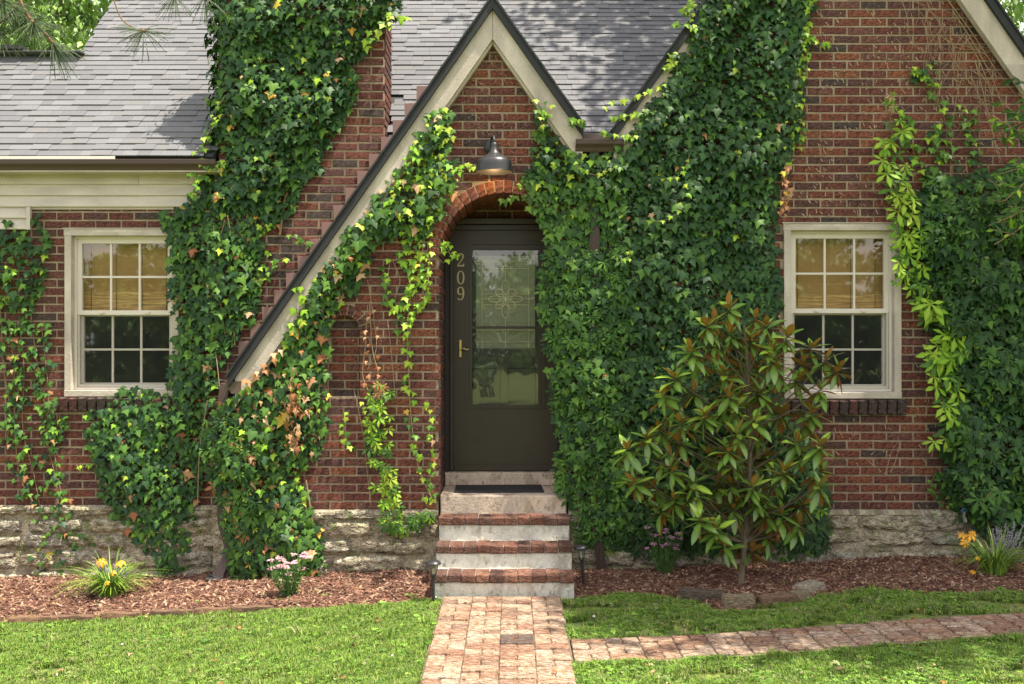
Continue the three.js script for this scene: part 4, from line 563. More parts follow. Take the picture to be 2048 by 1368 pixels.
// a sheet of ivy within an outline, thicker inside than along its edge
function sheetOf(c, outline, { z0, thick, step, size, mix, kinds = ['ivy'], layers = 2, fray = 10, palAt, kindAt, tilt = 0.58 }) {
  const xs = outline.map((p) => p[0]), ys = outline.map((p) => p[1]); const x0 = Math.min(...xs), x1 = Math.max(...xs), y0 = Math.min(...ys), y1 = Math.max(...ys); const zb = typeof z0 === 'function' ? z0 : () => z0;
  const dist = (x, y) => { let m = 1e9; for (let i = 0, j = outline.length - 1; i < outline.length; j = i++) { const [ax, ay] = outline[j], [bx, by] = outline[i], t = Math.max(0, Math.min(1, ((x - ax) * (bx - ax) + (y - ay) * (by - ay)) / ((bx - ax) ** 2 + (by - ay) ** 2 || 1))); m = Math.min(m, Math.hypot(x - ax - t * (bx - ax), y - ay - t * (by - ay))); } return m; };
  for (let L = 0; L < layers; L++) for (let y = y0; y < y1; y += step) for (let x = x0; x < x1; x += step) {
    const px = x + rr(-0.6, 0.6) * step + fray * noise.noise(y * 0.03, x * 0.03, L), py = y + rr(-0.6, 0.6) * step; if (!inPoly(px, py, outline)) continue;
    const d = dist(px, py), inn = ss(0, 60, d); if (d < 12 && rnd() < 0.35) continue;
    if (py < -40 && rnd() < 0.5) continue;
    const gapN = fbm(px * 0.016, py * 0.016, 3.3 + z0 * 0 + L, 2); if (L > 0 && gapN > 0.42 && rnd() < 0.6) continue;
    const bulge = 0.55 + 0.6 * fbm(px * 0.008, py * 0.008, 8.8, 3), zz = zb(px, py) + 0.012 + (thick * inn * bulge) * (L + 1) / layers + rr(0, 0.03);
    let pal = palAt?.(px, py, d) || null; if (!pal) { let t = rnd(); for (const [k, w] of mix) { t -= w; pal = k; if (t < 0) break; } }
    let kind = kindAt?.(px, py) || pick(kinds); if (pal === 'brown') kind = rnd() < 0.6 ? 'dry' : kind;
    const s = (size[0] * 0.78 + (size[1] * 1.1 - size[0] * 0.78) * Math.pow(rnd(), 1.5)) * (pal === 'bright' ? 0.75 : 1) * (kind === 'creeper' ? 1.25 : kind === 'dry' ? 0.75 : 0.93);
    const q = P(px, py, zz); c.leaf(kind, pal, q, hang(tilt), s, L === layers - 1 ? (zz - zb(px, py)) * 2 : -1);
  }
}
// a trailing strand with leaves to both sides
function strand(c, pts, z, { n, size, mix, kind = 'ivy', r = 0.003, spread = 12, bare = 0, material = stemMat }) {
  const zf = typeof z === 'function' ? z : () => z; const P3 = pts.map(([x, y]) => P(x, y, zf(x, y) + 0.012 + rr(0, 0.01))); c.stem(P3, r, material); const cv = new THREE.CatmullRomCurve3(P3, false, 'centripetal');
  for (let i = 0; i < n; i++) { const t = bare + (1 - bare) * (i + rnd()) / n, q = cv.getPointAt(Math.min(1, t)); let pal, u = rnd(); for (const [k, w] of mix) { u -= w; pal = k; if (u < 0) break; } q.x += rr(-1, 1) * spread * 0.0039; q.y += rr(-0.5, 0.3) * spread * 0.0039; q.z += rr(0.008, 0.045); c.leaf(pal === 'brown' && kind === 'ivy' && rnd() < 0.5 ? 'dry' : kind, pal, q, hang(0.8), rr(...size), 0.1); }
}
const rakeZ = (base) => (x, y) => (y < 345 && x > 1190 && x - (1225 + (262 - y) / 1.37) < 85) || (y < 340 && x < 1200 && x > 985 && Math.abs(x - (985 + (y - 5) / 1.417)) < 70) || (x < 985 && y < 800 && x - (985 - (y - 5) / 1.432) < 75) ? 0.088 : base;
const wallZ = (px) => (px < 412 ? LZ : CZ);
{ // ivy on the chimney
  srand(101); const c = new Climber('chimney_ivy', 'dense dark green ivy covering the left of the brick chimney', 'ivy', 'ivy climbing the house', P(560, 470, CZ));
  const zc = (x, y) => (y > 330 && x < 425 ? LZ + 0.02 : CZ);
  sheetOf(c, IVY.chimney, { z0: zc, thick: 0.20, step: 12.2, size: [0.047, 0.102], mix: [['dark', 0.69], ['mid', 0.26], ['bright', 0.02], ['yellow', 0.015], ['brown', 0.015]], layers: 3, fray: 14 });
  // ivy on the chimney's left flank, hanging over the roof
  for (let i = 0; i < 420; i++) { const y = rr(-60, 330), p = P(440 - rr(0, 6), y, CZ); p.z = CZ - rr(-0.05, 0.42); p.x = -2.345 - rr(0.0, 0.10); if (p.y < 3.3 + (-0.055 - p.z)) continue; c.leaf('ivy', rnd() < 0.6 ? 'dark' : 'mid', p, [-rr(0.1, 0.7), -1.3 + rr(-0.6, 0.6), rr(-0.5, 0.5), 'YXZ'], rr(0.06, 0.11), -0.5); }
  for (const s of [[[450, 190], [432, 225], [420, 260], [405, 290], [385, 305]], [[450, 230], [428, 250], [415, 285], [408, 300]], [[455, 320], [430, 338], [410, 335], [400, 322]], [[420, 360], [395, 350], [370, 348]], [[405, 355], [390, 380], [388, 400]]]) strand(c, s, CZ + 0.05, { n: 12, size: [0.03, 0.055], mix: [['mid', 0.5], ['bright', 0.5]], r: 0.002, spread: 8 });
  strand(c, [[735, 95], [760, 55], [790, 35], [812, 40]], CZ + 0.05, { n: 16, size: [0.05, 0.085], mix: [['mid', 0.4], ['bright', 0.6]], spread: 14 });
  for (const s of [[[500, 470], [495, 430], [510, 360], [500, 250]], [[560, 470], [570, 400], [600, 300], [620, 180]], [[470, 480], [478, 420], [470, 330]]]) c.stem(s.map(([x, y]) => P(x, y, CZ + 0.02)), 0.011, stemMat);
  c.done();
}
{ // ivy beside and below the left window
  srand(111); const c = new Climber('window_ivy', 'green ivy climbing right of the left window and hanging in a mound below its sill', 'ivy', 'ivy climbing the house', P(340, 1160, -0.1));
  sheetOf(c, IVY.window, { z0: (x) => wallZ(x) + 0.01, thick: 0.11, step: 13, size: [0.046, 0.10], mix: [['dark', 0.55], ['mid', 0.38], ['bright', 0.04], ['brown', 0.03]], layers: 3, fray: 16 });
  for (const s of [[[455, 700], [440, 600], [430, 520], [450, 440]], [[470, 690], [465, 600], [470, 520], [455, 430]], [[415, 800], [400, 900], [395, 1010]], [[480, 640], [470, 560], [500, 470]], [[440, 780], [430, 700], [410, 620], [405, 540]]]) c.stem(s.map(([x, y]) => P(x, y, wallZ(x) + rr(0.03, 0.09))), rr(0.003, 0.007), rnd() < 0.5 ? dryMat : stemMat);
  strand(c, [[530, 560], [545, 530], [560, 520], [572, 515]], CZ, { n: 12, size: [0.035, 0.06], mix: [['mid', 0.6], ['bright', 0.4]] });
  strand(c, [[525, 470], [535, 440], [530, 500], [532, 560]], CZ, { n: 14, size: [0.03, 0.055], mix: [['bright', 0.6], ['mid', 0.4]] });
  strand(c, [[575, 470], [600, 480], [620, 495]], CZ, { n: 8, size: [0.04, 0.06], mix: [['mid', 1]] });
  strand(c, [[200, 925], [180, 930], [160, 935], [152, 930]], LZ, { n: 7, size: [0.03, 0.05], mix: [['bright', 1]] });
  strand(c, [[345, 1160], [320, 1120], [290, 1090], [262, 1060]], LZ, { n: 14, size: [0.05, 0.08], mix: [['dark', 1]] });
  strand(c, [[255, 1010], [262, 1050], [262, 1080]], LZ, { n: 4, size: [0.06, 0.08], mix: [['brown', 1]] });
  c.done();
}
{ // ivy at the far left edge of the wall
  srand(121); const c = new Climber('wall_ivy', 'ivy on the far left wall trailing down in thin strands to the stone base', 'ivy', 'ivy climbing the house', P(110, 1150, LZ));
  sheetOf(c, IVY.edge, { z0: LZ, thick: 0.10, step: 15, size: [0.055, 0.10], mix: [['dark', 0.45], ['mid', 0.48], ['bright', 0.07]], layers: 2, fray: 8 });
  const S = [[[40, 640], [48, 740], [46, 860], [70, 960], [82, 1050], [75, 1120]], [[62, 640], [80, 760], [104, 880], [122, 990], [132, 1060], [170, 1085]], [[18, 640], [28, 740], [30, 860], [42, 960], [70, 1010]], [[82, 640], [96, 780], [95, 880], [112, 960], [120, 1030], [150, 1100], [180, 1080]], [[0, 600], [8, 740], [20, 820], [12, 900]], [[120, 830], [112, 860], [95, 880]]];
  S.forEach((s, i) => strand(c, s, LZ, { n: i < 4 ? 62 : 22, size: [0.042, 0.075], mix: [['dark', 0.34], ['mid', 0.56], ['bright', 0.06], ['brown', 0.04]], spread: 20, r: 0.004 }));
  sheetOf(c, [[60, 1120], [90, 1095], [130, 1105], [185, 1070], [195, 1090], [150, 1125], [140, 1155], [90, 1160]], { z0: LZ, thick: 0.08, step: 17, size: [0.05, 0.085], mix: [['dark', 0.6], ['mid', 0.35], ['yellow', 0.05]], layers: 2 });
  c.done(260);
}
{ // ivy over the porch's left rake
  srand(131); const c = new Climber('porch_ivy', 'mixed green and browning ivy spilling below the porch gable and down to the mulch', 'ivy', 'ivy climbing the house', P(540, 1175, 0));
  const dead = (x, y) => (x > 470 && x < 640 && y > 740 && y < 930 && rnd() < 0.16) || (x > 600 && x < 740 && y > 510 && y < 690 && rnd() < 0.14);
  sheetOf(c, IVY.porch, { z0: rakeZ(0.03), thick: 0.17, step: 13, size: [0.048, 0.105], mix: [['dark', 0.34], ['mid', 0.50], ['bright', 0.10], ['yellow', 0.01], ['brown', 0.05]], layers: 3, fray: 14, palAt: (x, y) => dead(x, y) ? 'brown' : (y < 470 && x > 780 && rnd() < 0.28) ? 'bright' : null, kindAt: (x, y) => (x < 520 && y > 820 && rnd() < 0.55) ? 'creeper' : null });
  strand(c, [[590, 660], [600, 600], [592, 560]], 0.09, { n: 12, size: [0.05, 0.075], mix: [['bright', 1]] });
  strand(c, [[560, 700], [520, 740], [485, 765]], 0.1, { n: 9, size: [0.05, 0.08], mix: [['brown', 1]] });
  for (const s of [[[500, 1180], [490, 1080], [510, 960], [500, 860], [540, 780]], [[560, 1175], [580, 1050], [565, 900], [590, 780], [640, 660]], [[620, 1150], [625, 1060], [612, 960]], [[640, 560], [700, 470], [770, 390], [850, 300]]]) c.stem(s.map(([x, y]) => P(x, y, 0.05)), rr(0.006, 0.011), stemMat);
  // withered bunch
  for (let i = 0; i < 40; i++) { const y = rr(740, 900), x = 588 + (y - 740) * -0.03 + rr(-13, 13); c.leaf('dry', 'brown', P(x, y, 0.2 + rr(0, 0.03)), [rr(-0.5, 0.3), rr(-1.4, 1.4), rr(-0.3, 0.3), 'YXZ'], rr(0.045, 0.095), 0.5); }
  c.done();
}
{ // thin vines on the porch brick
  srand(141); const c = new Climber('porch_vine', 'thin yellow-green vine strands hanging down the porch brick left of the door', 'vine', null, P(870, 1015, 0));
  strand(c, [[850, 470], [838, 540], [820, 600], [815, 680], [818, 760], [822, 830], [830, 900], [842, 950], [868, 1005]], 0, { n: 46, size: [0.04, 0.07], mix: [['bright', 0.65], ['mid', 0.3], ['yellow', 0.05]], r: 0.0045, spread: 12, material: dryMat });
  strand(c, [[820, 470], [822, 520], [826, 570], [830, 620]], 0, { n: 46, size: [0.05, 0.08], mix: [['bright', 0.8], ['mid', 0.2]], spread: 26 });
  strand(c, [[780, 520], [775, 560], [772, 600], [800, 640], [815, 670]], 0, { n: 24, size: [0.04, 0.075], mix: [['bright', 0.4], ['mid', 0.6]], spread: 14, material: dryMat });
  strand(c, [[862, 480], [858, 540], [852, 590], [830, 630], [815, 650]], 0, { n: 20, size: [0.035, 0.06], mix: [['bright', 1]], spread: 8, material: dryMat });
  strand(c, [[886, 480], [896, 500], [906, 520]], -0.0, { n: 12, size: [0.04, 0.06], mix: [['bright', 1]], spread: 10, material: dryMat });
  strand(c, [[855, 800], [862, 850], [866, 900], [860, 960], [870, 1000]], 0, { n: 22, size: [0.035, 0.06], mix: [['bright', 0.5], ['mid', 0.35], ['brown', 0.15]], spread: 8, material: dryMat });
  strand(c, [[690, 825], [690, 860], [695, 895], [705, 900]], 0, { n: 10, size: [0.04, 0.06], mix: [['bright', 0.6], ['mid', 0.4]], spread: 8 });
  strand(c, [[725, 805], [730, 830], [735, 850]], 0, { n: 6, size: [0.035, 0.055], mix: [['bright', 1]], spread: 6 });
  strand(c, [[740, 620], [745, 700], [755, 740], [758, 760]], 0, { n: 9, size: [0.028, 0.05], mix: [['brown', 1]], spread: 18, material: dryMat });
  strand(c, [[735, 610], [730, 700], [725, 750], [740, 790]], 0, { n: 7, size: [0.028, 0.05], mix: [['brown', 1]], spread: 14, material: dryMat });
  for (const s of [[[708, 780], [725, 860], [735, 950], [742, 1010]], [[775, 640], [782, 700], [790, 790]], [[610, 900], [610, 960], [614, 1060]], [[735, 560], [748, 640], [752, 700], [735, 740]], [[800, 640], [790, 600], [800, 560], [785, 520]]]) c.stem(s.map(([x, y]) => P(x, y, 0.014)), 0.0028, dryMat);
  strand(c, [[1030, 395], [1015, 402], [1000, 400]], -0.02, { n: 7, size: [0.05, 0.07], mix: [['mid', 1]], spread: 8 });
  strand(c, [[905, 345], [935, 330], [950, 345]], 0.05, { n: 8, size: [0.035, 0.055], mix: [['bright', 1]], spread: 6 });
  c.done();
}
{ srand(151); const c = new Climber('creeper_plant', 'bright five-leaved creeper growing up the brick left of the steps', 'creeper', null, P(800, 1060, 0));
  strand(c, [[800, 1060], [775, 1000], [765, 930], [758, 860], [762, 800], [762, 770]], 0.01, { n: 78, kind: 'creeper', size: [0.075, 0.125], mix: [['bright', 0.62], ['mid', 0.38]], spread: 22, r: 0.004 });
  strand(c, [[760, 790], [762, 775], [760, 765]], 0.01, { n: 7, kind: 'creeper', size: [0.06, 0.09], mix: [['brown', 1]], spread: 8 });
  strand(c, [[780, 1040], [800, 1050], [830, 1035], [865, 1022]], 0.06, { n: 20, kind: 'creeper', size: [0.08, 0.13], mix: [['mid', 0.8], ['bright', 0.2]], spread: 16 });
  c.done(); }
{ // the great sheet between door and right window
  srand(161); const c = new Climber('gable_ivy', 'huge dark ivy sheet covering the wall between the front door and the right window', 'ivy', 'ivy climbing the house', P(1350, 1110, 0));
  sheetOf(c, IVY.mass, { z0: rakeZ(0.01), thick: 0.20, step: 12, size: [0.044, 0.098], mix: [['dark', 0.84], ['mid', 0.14], ['bright', 0.015], ['brown', 0.005]], layers: 3, fray: 12, tilt: 0.55,
    palAt: (x, y, d) => (x < 1250 && y > 380 && rnd() < 0.55) ? 'mid' : (y < 420 && x < 1240 && rnd() < 0.35) ? (rnd() < 0.35 ? 'bright' : 'mid') : (d < 16 && y < 340 && x > 1550 && rnd() < 0.5) ? 'bright' : null,
    kindAt: (x, y) => (x < 1260 && y > 470 && rnd() < 0.42) || (y > 950 && rnd() < 0.35) ? 'creeper' : null });
  for (const s of [[[1330, 170], [1290, 190], [1240, 205], [1205, 215]], [[1300, 225], [1260, 230], [1225, 240]], [[1385, 40], [1372, 20], [1390, 0]], [[1395, 60], [1360, 50], [1340, 48]], [[1270, 270], [1230, 275], [1195, 262]], [[1090, 240], [1100, 220], [1075, 205], [1085, 255]], [[1160, 250], [1140, 240], [1170, 245]], [[1330, 140], [1350, 120], [1345, 105]]]) strand(c, s, 0.12, { n: 13, size: [0.035, 0.065], mix: [['bright', 0.75], ['mid', 0.25]], r: 0.002, spread: 9 });
  for (const s of [[[1285, 440], [1320, 442], [1350, 430], [1362, 405]], [[1150, 330], [1190, 350], [1230, 335]], [[1320, 360], [1360, 350], [1380, 310]], [[1240, 520], [1255, 520], [1260, 500]]]) strand(c, s, 0.22, { n: 6, size: [0.03, 0.05], mix: [['bright', 1]], r: 0.0022, spread: 5 });
  strand(c, [[1578, 330], [1572, 360], [1568, 400], [1560, 430]], 0.06, { n: 30, size: [0.034, 0.058], mix: [['brown', 0.85], ['yellow', 0.15]], spread: 10, material: dryMat });
  for (const s of [[[1600, 60], [1615, 100], [1612, 150]], [[1600, 200], [1602, 250], [1598, 300]], [[1625, 75], [1640, 88], [1652, 92]]]) strand(c, s, 0.02, { n: 12, size: [0.035, 0.06], mix: [['bright', 0.8], ['mid', 0.2]], spread: 9 });
  for (let i = 0; i < 6; i++) { const x = 1170 + i * 62; c.stem([P(x, 1112, 0.03), P(x + rr(-20, 20), 950, 0.04), P(x + rr(-30, 30), 700, 0.03), P(x + rr(-40, 40), 420, 0.03)], rr(0.005, 0.011), stemMat); }
  c.done();
}
{ // light creeper right of the right window
  srand(171); const c = new Climber('creeper_plant', 'light green five-leaved creeper hanging beside the right window', 'creeper', null, P(1905, 880, 0));
  const line = [[1775, 195], [1782, 250], [1785, 310], [1792, 370], [1812, 430], [1815, 500], [1825, 560], [1845, 600], [1870, 630]];
  strand(c, line, 0.05, { n: 66, kind: 'creeper', size: [0.10, 0.19], mix: [['bright', 0.82], ['mid', 0.18]], spread: 26, bare: 0.1 });
  strand(c, [[1775, 185], [1778, 205], [1782, 225]], 0.04, { n: 9, kind: 'creeper', size: [0.06, 0.09], mix: [['brown', 0.6], ['bright', 0.4]], spread: 8 });
  strand(c, [[1870, 610], [1895, 660], [1880, 720], [1925, 690], [1935, 660]], 0.12, { n: 30, kind: 'creeper', size: [0.14, 0.21], mix: [['bright', 0.75], ['mid', 0.25]], spread: 26 });
  strand(c, [[1880, 740], [1900, 790], [1915, 830], [1905, 870], [1890, 890]], 0.12, { n: 26, kind: 'creeper', size: [0.14, 0.20], mix: [['bright', 0.6], ['mid', 0.4]], spread: 26 });
  strand(c, [[1990, 975], [1970, 1000], [1965, 1020]], 0.3, { n: 4, kind: 'creeper', size: [0.13, 0.19], mix: [['mid', 1]], spread: 18 });
  c.done();
}
{ // dark ivy at the right edge
  srand(181); const c = new Climber('corner_ivy', 'deep green ivy and creeper thicket at the right end of the wall', 'ivy', 'ivy climbing the house', P(1985, 1100, 0));
  sheetOf(c, IVY.right, { z0: 0.01, thick: 0.30, step: 13, size: [0.048, 0.108], mix: [['dark', 0.74], ['mid', 0.26]], layers: 3, fray: 16, kindAt: (x, y) => (rnd() < 0.3 ? 'creeper' : null), palAt: (x, y) => (y < 520 && rnd() < 0.25) ? 'mid' : null });
  for (const s of [[[1858, 115], [1866, 150], [1872, 200], [1890, 240], [1896, 300], [1905, 340]], [[1805, 225], [1815, 270], [1830, 310], [1850, 350]], [[1928, 210], [1940, 260], [1950, 310], [1958, 345]], [[1862, 250], [1872, 300], [1888, 330]], [[1825, 140], [1840, 155], [1838, 135]]]) strand(c, s, 0.005, { n: 24, size: [0.045, 0.078], mix: [['mid', 0.5], ['bright', 0.3], ['dark', 0.2]], spread: 14, r: 0.0025 });
  strand(c, [[1890, 960], [1872, 950], [1862, 970], [1870, 1000], [1905, 1010]], 0.02, { n: 16, size: [0.03, 0.05], mix: [['mid', 1]], spread: 10 });
  strand(c, [[1775, 490], [1790, 500], [1800, 540], [1785, 565]], 0.06, { n: 9, size: [0.035, 0.055], mix: [['mid', 1]], spread: 10 });
  for (let i = 0; i < 5; i++) { const x = 1930 + i * 45; c.stem([P(x, 1080, 0.05), P(x - 10, 800, 0.06), P(x - 30, 500, 0.04), P(x - 40 + rr(-20, 20), 330, 0.02)], 0.007, stemMat); }
  c.done();
}
{ // dead stems and old rootlets on the right gable
  srand(191); const c = thing('dead_vine', 'tangle of dry bare vine stems under the right gable rake', 'vine', P(1950, 330, 0)); const o = c.position.clone();
  for (let i = 0; i < 46; i++) { const t = rnd(), x = 1820 + t * 150 + rr(-25, 25), y = -30 + t * 190 + rr(-30, 40); const pts = [P(x, y, rr(0.015, 0.06))]; let a = rr(0.3, 1.9); let X = x, Y = y; const n = 3 + Math.floor(rr(0, 4)); for (let k = 0; k < n; k++) { a += rr(-0.7, 0.7); X += Math.cos(a) * rr(18, 42); Y += Math.sin(a) * rr(18, 42); if (X > 2040) X = 2040; pts.push(P(X, Y, rr(0.012, 0.07))); } mesh('stem', tube(pts.map((p) => p.sub(o)), [rr(0.0016, 0.0032), 0.0007], n * 5, 4), dryMat, c); }
  for (const s of [[[1930, 70], [1962, 130], [1985, 200], [1990, 280], [2005, 330]], [[1905, 20], [1955, 100], [1990, 170], [2020, 260]], [[1880, -20], [1940, 60], [2000, 150], [2040, 200]], [[1950, 120], [1975, 220], [2000, 330]], [[1862, 915], [1875, 880], [1888, 870]], [[1770, 950], [1785, 900], [1795, 885]], [[1780, 945], [1790, 925], [1800, 880]]]) mesh('stem', tube(s.map(([x, y]) => P(x, y, 0.02).sub(o)), [0.0045, 0.0015], 24, 5), dryMat, c);
  const gs = []; const dash = (x0, x1, y0, y1, n) => { for (let i = 0; i < n; i++) { const x = rr(x0, x1), y = rr(y0, y1); if (covered(x, y) || fbm(x * 0.012, y * 0.012, 5, 2) < -0.18) continue; if (x > 1560 && y > 447 && y < 830 && x < 1806) continue; if (x > 1900 && y < 1.43 * (x - 1920)) continue; const l = rr(0.008, 0.045), p = P(x, y, 0.003).sub(o); gs.push(box(rr(0.0022, 0.0055), l, 0.002).rotateZ(rr(0.1, 0.9) * (rnd() < 0.85 ? 1 : -1)).translate(p.x, p.y, p.z)); } };
  dash(1600, 2000, 0, 445, 760); dash(1806, 1890, 560, 1015, 70); dash(1660, 1800, 840, 1020, 60);
  const r = mesh('rootlets', mergeGeometries(gs), mat([0.48, 0.35, 0.25], 0.95), c); r.userData.kind = 'stuff';
  const c2 = thing('old_rootlets', 'dried pale rootlet traces on the porch gable brick around the lamp', 'vine', P(990, 240, 0)); const o2 = c2.position.clone(), g2 = [];
  for (let i = 0; i < 190; i++) { const y = rr(110, 350), h = (y - 75) / 1.43 * 0.9, x = 985 + rr(-1, 1) * Math.min(h, 75) + rr(0, 20); const p = P(x, y, 0.003).sub(o2); g2.push(box(rr(0.0015, 0.003), rr(0.006, 0.03), 0.002).rotateZ(rr(0.2, 0.9)).translate(p.x, p.y, p.z)); }
  for (let i = 0; i < 130; i++) { const p = P(rr(700, 876), rr(560, 1015), 0.003).sub(o2); g2.push(box(rr(0.0012, 0.0026), rr(0.005, 0.02), 0.002).rotateZ(rr(-0.9, 0.9)).translate(p.x, p.y, p.z)); }
  const q = mesh('rootlets', mergeGeometries(g2), mat([0.50, 0.38, 0.27], 0.95), c2); q.userData.kind = 'stuff';
}

// ================================================================ MAGNOLIA
{
  srand(201); const b = gp(1482, 1171, 0.02), z0 = b.z; const t = thing('magnolia_tree', 'young magnolia with glossy leaves and rust-brown undersides in the right bed', 'tree', V(b.x, bedY(b.x, b.z) - 0.02, b.z)); const o = t.position.clone();
  const bark = mat([0.24, 0.19, 0.13], 0.9, { map: grain, bumpMap: rockBump, bumpScale: 0.006 });
  const trunkPx = [[1480, 1176], [1486, 1120], [1491, 1060], [1496, 1000], [1500, 920], [1500, 820], [1494, 720], [1488, 650]]; const tp = trunkPx.map(([x, y], i) => P(x, y, z0 + 0.01 * i).sub(o)); tp[0].y = -0.01; const trunk = new THREE.CatmullRomCurve3(tp, false, 'centripetal');
  mesh('trunk', tube(tp, [0.023, 0.006], 40, 10), bark, t);
  function magLeaf(s) { srand(s); const N = [[0, 0.06], [0.14, 0.55], [0.34, 0.95], [0.58, 1], [0.8, 0.66], [1, 0.02]], g = []; for (const side of [1, -1]) { const p = [], c = [], ix = []; N.forEach(([u, w]) => { const zz = [-0.05, -0.34, -0.18][s % 3] * u * u + 0.04 * Math.sin(u * 5 + s * 2) - (side < 0 ? 0.004 : 0), W = w * 0.165; p.push(-W, u, zz + 0.25 * W, 0, u, zz, W, u, zz + 0.25 * W); const k = side > 0 ? [[0.076, 0.175, 0.028], [0.17, 0.285, 0.05], [0.076, 0.175, 0.028]] : [[0.33, 0.15, 0.038], [0.43, 0.22, 0.065], [0.33, 0.15, 0.038]]; k.forEach((q) => c.push(...q)); }); for (let i = 0; i < N.length - 1; i++) { const a = i * 3; for (const [x, y] of [[a, a + 1], [a + 1, a + 2]]) side > 0 ? ix.push(x, y, y + 3, x, y + 3, x + 3) : ix.push(x, y + 3, y, x, x + 3, y + 3); } const q = new THREE.BufferGeometry(); q.setAttribute('position', new THREE.Float32BufferAttribute(p, 3)); q.setAttribute('color', new THREE.Float32BufferAttribute(c, 3)); q.setIndex(ix); q.computeVertexNormals(); g.push(q); } return mergeGeometries(g); }
  const geos = [magLeaf(1), magLeaf(2), magLeaf(3)]; const young = geos.map((g) => { const q = g.clone(), c = q.attributes.color; for (let i = 0; i < c.count / 2; i++) c.setXYZ(i, c.getX(i) * 2.3, c.getY(i) * 1.9, c.getZ(i) * 1.4); return q; });
  const glossy = phys([1, 1, 1], 0.22, { vertexColors: true, clearcoat: 0.0 });
  srand(203);
  const W = [[1465, 612], [1505, 622], [1409, 640], [1432, 645], [1586, 662], [1652, 704], [1664, 741], [1584, 762], [1528, 769], [1486, 757], [1455, 781], [1390, 774], [1330, 785], [1352, 807], [1411, 830], [1628, 811], [1516, 825], [1523, 858], [1402, 718], [1425, 685], [1552, 694], [1500, 669], [1591, 870], [1366, 884], [1255, 897], [1312, 907], [1345, 937], [1420, 902], [1472, 917], [1540, 907], [1600, 902], [1640, 930], [1650, 962], [1560, 962], [1500, 972], [1440, 967], [1392, 952], [1300, 962], [1465, 1010], [1525, 1030], [1402, 1032], [1562, 1012], [1352, 992], [1612, 1000], [1470, 850], [1560, 820], [1440, 740], [1480, 1060], [1540, 640], [1620, 690], [1650, 770], [1600, 720], [1570, 740], [1610, 840], [1290, 870], [1275, 930], [1365, 830], [1440, 820], [1380, 690], [1450, 655], [1545, 720], [1490, 700], [1350, 750], [1330, 850], [1650, 880], [1530, 800], [1580, 930], [1430, 1000], [1520, 990], [1330, 1010], [1270, 960], [1470, 730], [1435, 1045], [1535, 1062], [1395, 985], [1590, 1035], [1445, 890], [1495, 900], [1480, 800], [1500, 1045], [1465, 960], [1510, 730], [1455, 1085], [1510, 1090]];
  const leaves = [];
  W.forEach(([x, y], i) => {
    const dz = i % 2 ? rr(-0.32, 0.05) : rr(0.05, 0.38), tip = P(x + rr(-12, 12), y + 6 + rr(-10, 10), z0 + dz).sub(o);
    const u = Math.max(0.18, Math.min(0.97, (tip.y - 0.02) / tp[tp.length - 1].y - rr(0.12, 0.24))), st = trunk.getPointAt(u), mid = st.clone().lerp(tip, 0.55); mid.y -= 0.06 * st.distanceTo(tip); mesh('branch', tube([st, mid, tip], [0.008, 0.0035], 10, 5), bark, t);
    const axis = tip.clone().sub(mid).normalize().multiplyScalar(0.5).add(V(0, 1, 0)).normalize(), n = 15 + Math.floor(rr(0, 5)), qa = new THREE.Quaternion().setFromUnitVectors(V(0, 1, 0), axis);
    for (let k = 0; k < n; k++) { const up = 1 - k / (n - 1), el = -0.75 + Math.pow(up, 1.15) * 1.95 + rr(-0.3, 0.3), az = k * 2.4 + i * 1.3 + rr(-0.2, 0.2); const q = new THREE.Quaternion().setFromEuler(new THREE.Euler(Math.PI / 2 - el, az, 0, 'YXZ')); const roll = new THREE.Quaternion().setFromAxisAngle(V(0, 1, 0), Math.PI + rr(-0.35, 0.35)); q.multiply(roll); q.premultiply(qa); const L = rr(0.10, 0.165) * (up > 0.85 ? 0.8 : 1); const base = tip.clone().addScaledVector(axis, -0.05 * (1 - up)); leaves.push({ m: mtx(base, q, [L * 1.05, L, L]), y: up > 0.4 && rnd() < 0.7, s: L + dz * 0.1 }); }
  });
  leaves.sort((a, b) => b.s - a.s); const ms = []; leaves.forEach((l, i) => { if (i < 320) place(mesh('leaf', pick(l.y ? young : geos), glossy, t), l.m); else ms.push(l.m); }); instanced('remaining_leaves', geos[0], glossy, ms, null, t);
}

// ================================================================ BED PLANTS
function arching(n, len, wd, spreadR, sd, lean = 0) { srand(sd); const out = []; for (let i = 0; i < n; i++) { const a = rr(0, 6.28), l = rr(...len), r0 = rr(0, spreadR), out0 = 0.2 + 0.95 * Math.sqrt(rnd()), p = [], ix = [], S = 7; const c = Math.cos(a), s = Math.sin(a); for (let k = 0; k <= S; k++) { const t = k / S, h = l * (t * (1.15 - 0.75 * out0 * t - 0.05 * t)), d = l * out0 * (0.25 * t + 0.75 * t * t), w = wd * (1 - t * t * 0.92) * 0.5; p.push(c * (r0 + d) - s * w + lean * t * 0.1, h, s * (r0 + d) + c * w, c * (r0 + d) + lean * t * 0.1, h - w * 0.5, s * (r0 + d), c * (r0 + d) + s * w + lean * t * 0.1, h, s * (r0 + d) - c * w); if (k < S) { const b = k * 3; ix.push(b, b + 1, b + 3, b + 1, b + 4, b + 3, b + 1, b + 2, b + 4, b + 2, b + 5, b + 4); } } const g = new THREE.BufferGeometry(); g.setAttribute('position', new THREE.Float32BufferAttribute(p, 3)); g.setIndex(ix); g.computeVertexNormals(); out.push(g); } return out; }
const lilyGreens = [[0.22, 0.36, 0.04], [0.17, 0.29, 0.04], [0.27, 0.40, 0.06], [0.12, 0.22, 0.035]].map((c) => mat(c, 0.5, { side: THREE.DoubleSide }));
